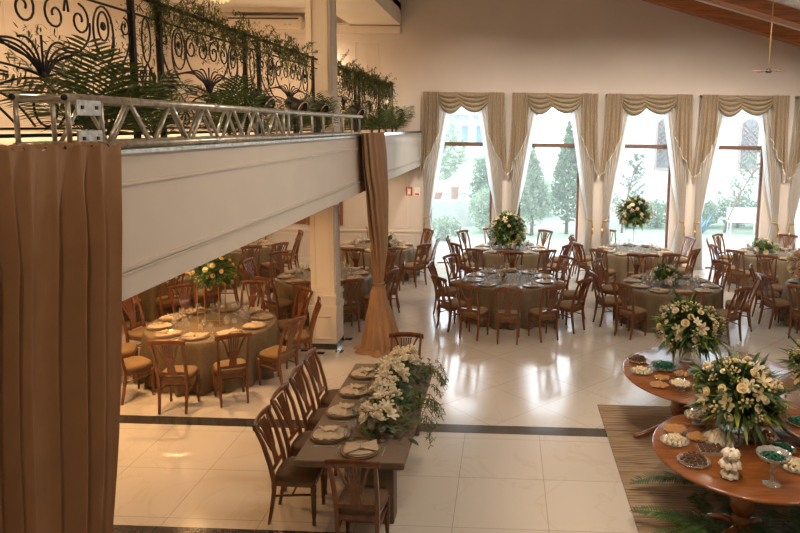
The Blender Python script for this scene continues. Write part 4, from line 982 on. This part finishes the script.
def vine(label, y0, y1, dens, seed):
    rd = random.Random(seed); mb = MB(); y = y0
    while y < y1:
        n = rd.randint(5, 9)
        for _ in range(n):
            P = Vector((XRL+rd.uniform(-.06, .10), y, RT+rd.uniform(-.10, .05))); d = Vector((rd.uniform(-.3, .5), rd.gauss(0, 1), rd.uniform(-1.1, .8))).normalized(); L_ = rd.uniform(.15, .45)
            Q = [P+d*L_*s_+Vector((0, 0, -.25*L_*s_*s_)) for s_ in (0, .33, .66, 1)]; mb.tube(Q, .0025, 3)
            for u in range(int(30*dens)):
                s_ = rd.uniform(.1, 1); q = P+d*L_*s_+Vector((0, 0, -.25*L_*s_*s_)); blade(mb, q, Vector((rd.gauss(0, 1), rd.gauss(0, 1), rd.gauss(.2, .7))), rd.uniform(.03, .07), rd.uniform(.003, .008), .1, rd)
        y += rd.uniform(.07, .17)
    return tag(mb.build('fern_vine', VINE), label, 'vine', kind='stuff')
vine('feathery green fern vine wound over the railing before the column', 5.9, 10.45, 1.0, 1)
vine('feathery green fern vine wound over the railing past the column', 12.35, 17.9, 1.2, 2)
rd = random.Random(77); mb = MB()   # creeper hanging within the far railing
for i in range(5200):
    y = rd.uniform(11.9, 18.5); q = Vector((XRL+rd.uniform(-.05, .14), y, rd.uniform(3.8, 4.95)))
    if sin(y*5)+sin(q.z*9+y*3) > -.3: blade(mb, q, Vector((rd.gauss(0, 1), rd.gauss(0, 1), rd.gauss(0, .7))), rd.uniform(.04, .10), .010, .1, rd)
tag(mb.build('creeper', VINE), 'dense green creeper filling the far railing past the column', 'creeper', kind='stuff')
rd = random.Random(78); mb = MB()   # thin creeper twigs on the wall behind
for i in range(8500):
    y = rd.uniform(2.9, 11.0); q = Vector((XRL+rd.uniform(-.10, -.02), y, rd.uniform(3.9, 5.2)))
    if sin(y*4.3+q.z*3)+sin(q.z*7-y*2) > .2: blade(mb, q, Vector((rd.gauss(0, .3), rd.gauss(0, 1), rd.gauss(0, .6))), rd.uniform(.03, .08), .006, .1, rd)
tag(mb.build('creeper', VINE), 'sparse thin creeper threading the near end of the railing', 'creeper', kind='stuff')

# palms between truss and railing
def palm(loc, n, sc, lean, label, seed, bush_=False):
    t = thing('potted_palm' if False else 'palm_plant', label, 'plant', loc, 0, 'palm plants behind the truss'); rd = random.Random(seed)
    for k in range(n):
        o = link(PF, 'frond', t); o.rotation_euler = (rd.uniform(-.3, .3), -rd.uniform(.25, 1.15), 2*pi*k/n+rd.uniform(-.3, .3)); o.scale = (sc*rd.uniform(.8, 1.1),)*3; o.location = (0, 0, .02+.004*k)
    MB().tube([(0, 0, 0), (0, 0, .08)], [.03, .02], 6).build('crown', VINE, t)
for i, (y, sc, n, lb) in enumerate(((4.75, .95, 13, 'dark palm plant behind the near end of the truss'), (5.55, .75, 9, 'small palm plant behind the first truss bracing'), (7.1, .85, 13, 'dark palm plant left of the nearest spotlight'), (8.4, .55, 8, 'short palm plant between the first two spotlights'),
        (9.4, .75, 11, 'palm plant between the second and third spotlights'), (10.5, .8, 11, 'palm plant just before the white column'), (13.1, .7, 10, 'palm plant just past the white column'), (14.6, .7, 10, 'palm plant in the middle of the far railing'), (16.3, .75, 10, 'palm plant near the end of the far railing'), (17.8, .95, 12, 'spreading palm plant at the far corner of the gallery'))):
    palm((-2.95, y, 3.70), n, sc, 0, lb, 100+i)

# ------------------------------------------------------------------ upstairs fittings, signs, pictures
t = thing('air_conditioner', 'long cream split air conditioner under the gallery cornice', 'air conditioner', (-6.57, 18.45, 6.42))
MB().lim(-1.0, 1.0, -.25, .13, 0, .33).build('casing', CREAM, t, bev=.03); MB().lim(-.95, .95, -.262, -.25, .24, .275).build('vent', BLACK, t); MB().lim(.55, .75, -.262, -.25, .08, .12).build('display', STEELD, t)
CRL = mat('lit crystal', (.9, .8, .6), .1, emit=((1, .72, .42), .5))
t = thing('crystal_chandelier', 'crystal chandelier hanging from the gallery ceiling', 'chandelier', (-5.95, 14, 6.36))
MB().tube([(0, 0, .15), (0, 0, .62)], .012, 6).build('rod', GOLD, t)
mb = MB()
for r, z, n in ((.28, .18, 22), (.24, .10, 20), (.17, .04, 14), (.08, 0, 7)):
    for k in range(n): a = 2*pi*k/n; mb.ball((r*cos(a), r*sin(a), z), .024, 5, 4, (.8, .8, 1.4))
mb.build('crystals', CRL, t); MB().lathe([(.26, .2), (.28, .22), (.28, .24), (.26, .24)], 24).build('ring', GOLD, t)
for x, y, z, lb in ((-9.3, 7.05, 5.28, 'small lit wall sconce on the gallery wall behind the near railing'), (-9.3, 11.5, 5.20, 'small lit wall sconce on the gallery wall between the first posts')):
    t = thing('wall_sconce', lb, 'lamp', (x, y, z), 0, 'gallery wall sconces'); MB().lim(-.10, -.07, -.05, .05, -.1, .1).build('backplate', GOLD, t)
    MB().lathe([(.001, -.04), (.05, -.03), (.09, .05), (.085, .06), (.001, .02)], 14).build('shade', mat('lit shade', (.9, .8, .6), .4, emit=((1, .75, .45), 6)), t); MB().tube([(-.08, 0, -.05), (0, 0, -.04)], .01, 6).build('arm', GOLD, t)
t = thing('wall_sconce', 'lit wall sconce beside the white column on the gallery', 'lamp', (-4.72, 18.5, 5.4), 0, 'gallery wall sconces')
MB().lim(-.05, .05, .06, .10, -.12, .1).build('backplate', GOLD, t); MB().lathe([(.001, -.04), (.04, -.03), (.07, .10), (.065, .10), (.001, .02)], 14).build('shade', MATS['lit shade'], t)
for x, z, gp in ((-2.72, 2.06, 0), (-2.50, 2.06, 1)):
    t = thing('safety_sign', 'small red sign with white door pictogram on the back wall' if not gp else 'small pale sign with red emblem beside the red sign', 'sign', (x, YB-.012, z))
    MB().lim(-.09, .09, 0, .010, -.12, .12).build('panel', SIGNR if not gp else SIGNW, t)
    if not gp: MB().lim(-.035, .045, -.003, 0, -.085, .075).build('pictogram', SIGNW, t)
    else:
        mb = MB().lathe([(.001, -.002), (.05, -.002)], 16, M=Matrix.Rotation(R(90), 4, 'X') @ Matrix.Translation((0, .03, 0))); mb.lim(-.06, .06, -.003, 0, -.10, -.05); mb.build('pictogram', SIGNR, t)
t = thing('framed_picture', 'brown framed woven panel on the back wall behind the column', 'picture', (-5.1, YB-.05, 1.78))
MB().lim(-.5, .5, 0, .05, -.72, -.64).lim(-.5, .5, 0, .05, .64, .72).lim(-.5, -.42, 0, .05, -.64, .64).lim(.42, .5, 0, .05, -.64, .64).build('frame', BRASS, t, bev=.006); MB().lim(-.42, .42, .02, .045, -.64, .64).build('canvas', ART, t)
t = thing('framed_picture', 'wide dark brown framed picture low on the far left back wall', 'picture', (-6.5, YB-.05, 1.85))
MB().lim(-.85, .85, 0, .05, -.75, -.64).lim(-.85, .85, 0, .05, .64, .75).lim(-.85, -.75, 0, .05, -.64, .64).lim(.75, .85, 0, .05, -.64, .64).build('frame', BRASS, t, bev=.006); MB().lim(-.75, .75, .02, .045, -.64, .64).build('canvas', ART, t)
t = thing('pendant_fitting', 'thin rod pendant with a small dark fitting hanging from the roof', 'pendant', (5.63, 15, 5.12))
MB().tube([(0, 0, .08), (0, 0, zc(5.63)-5.12+.02)], .016, 6).build('rod', GOLD, t); MB().lathe([(.001, 0), (.06, .0), (.07, .05), (.03, .09), (.001, .09)], 14).build('hub', BLACK, t)
for k in range(4): a = k*pi/2+.2; MB().box((.22*cos(a), .22*sin(a), .04), (.34, .07, .012), rz=a).build('blade', DWOOD, t)
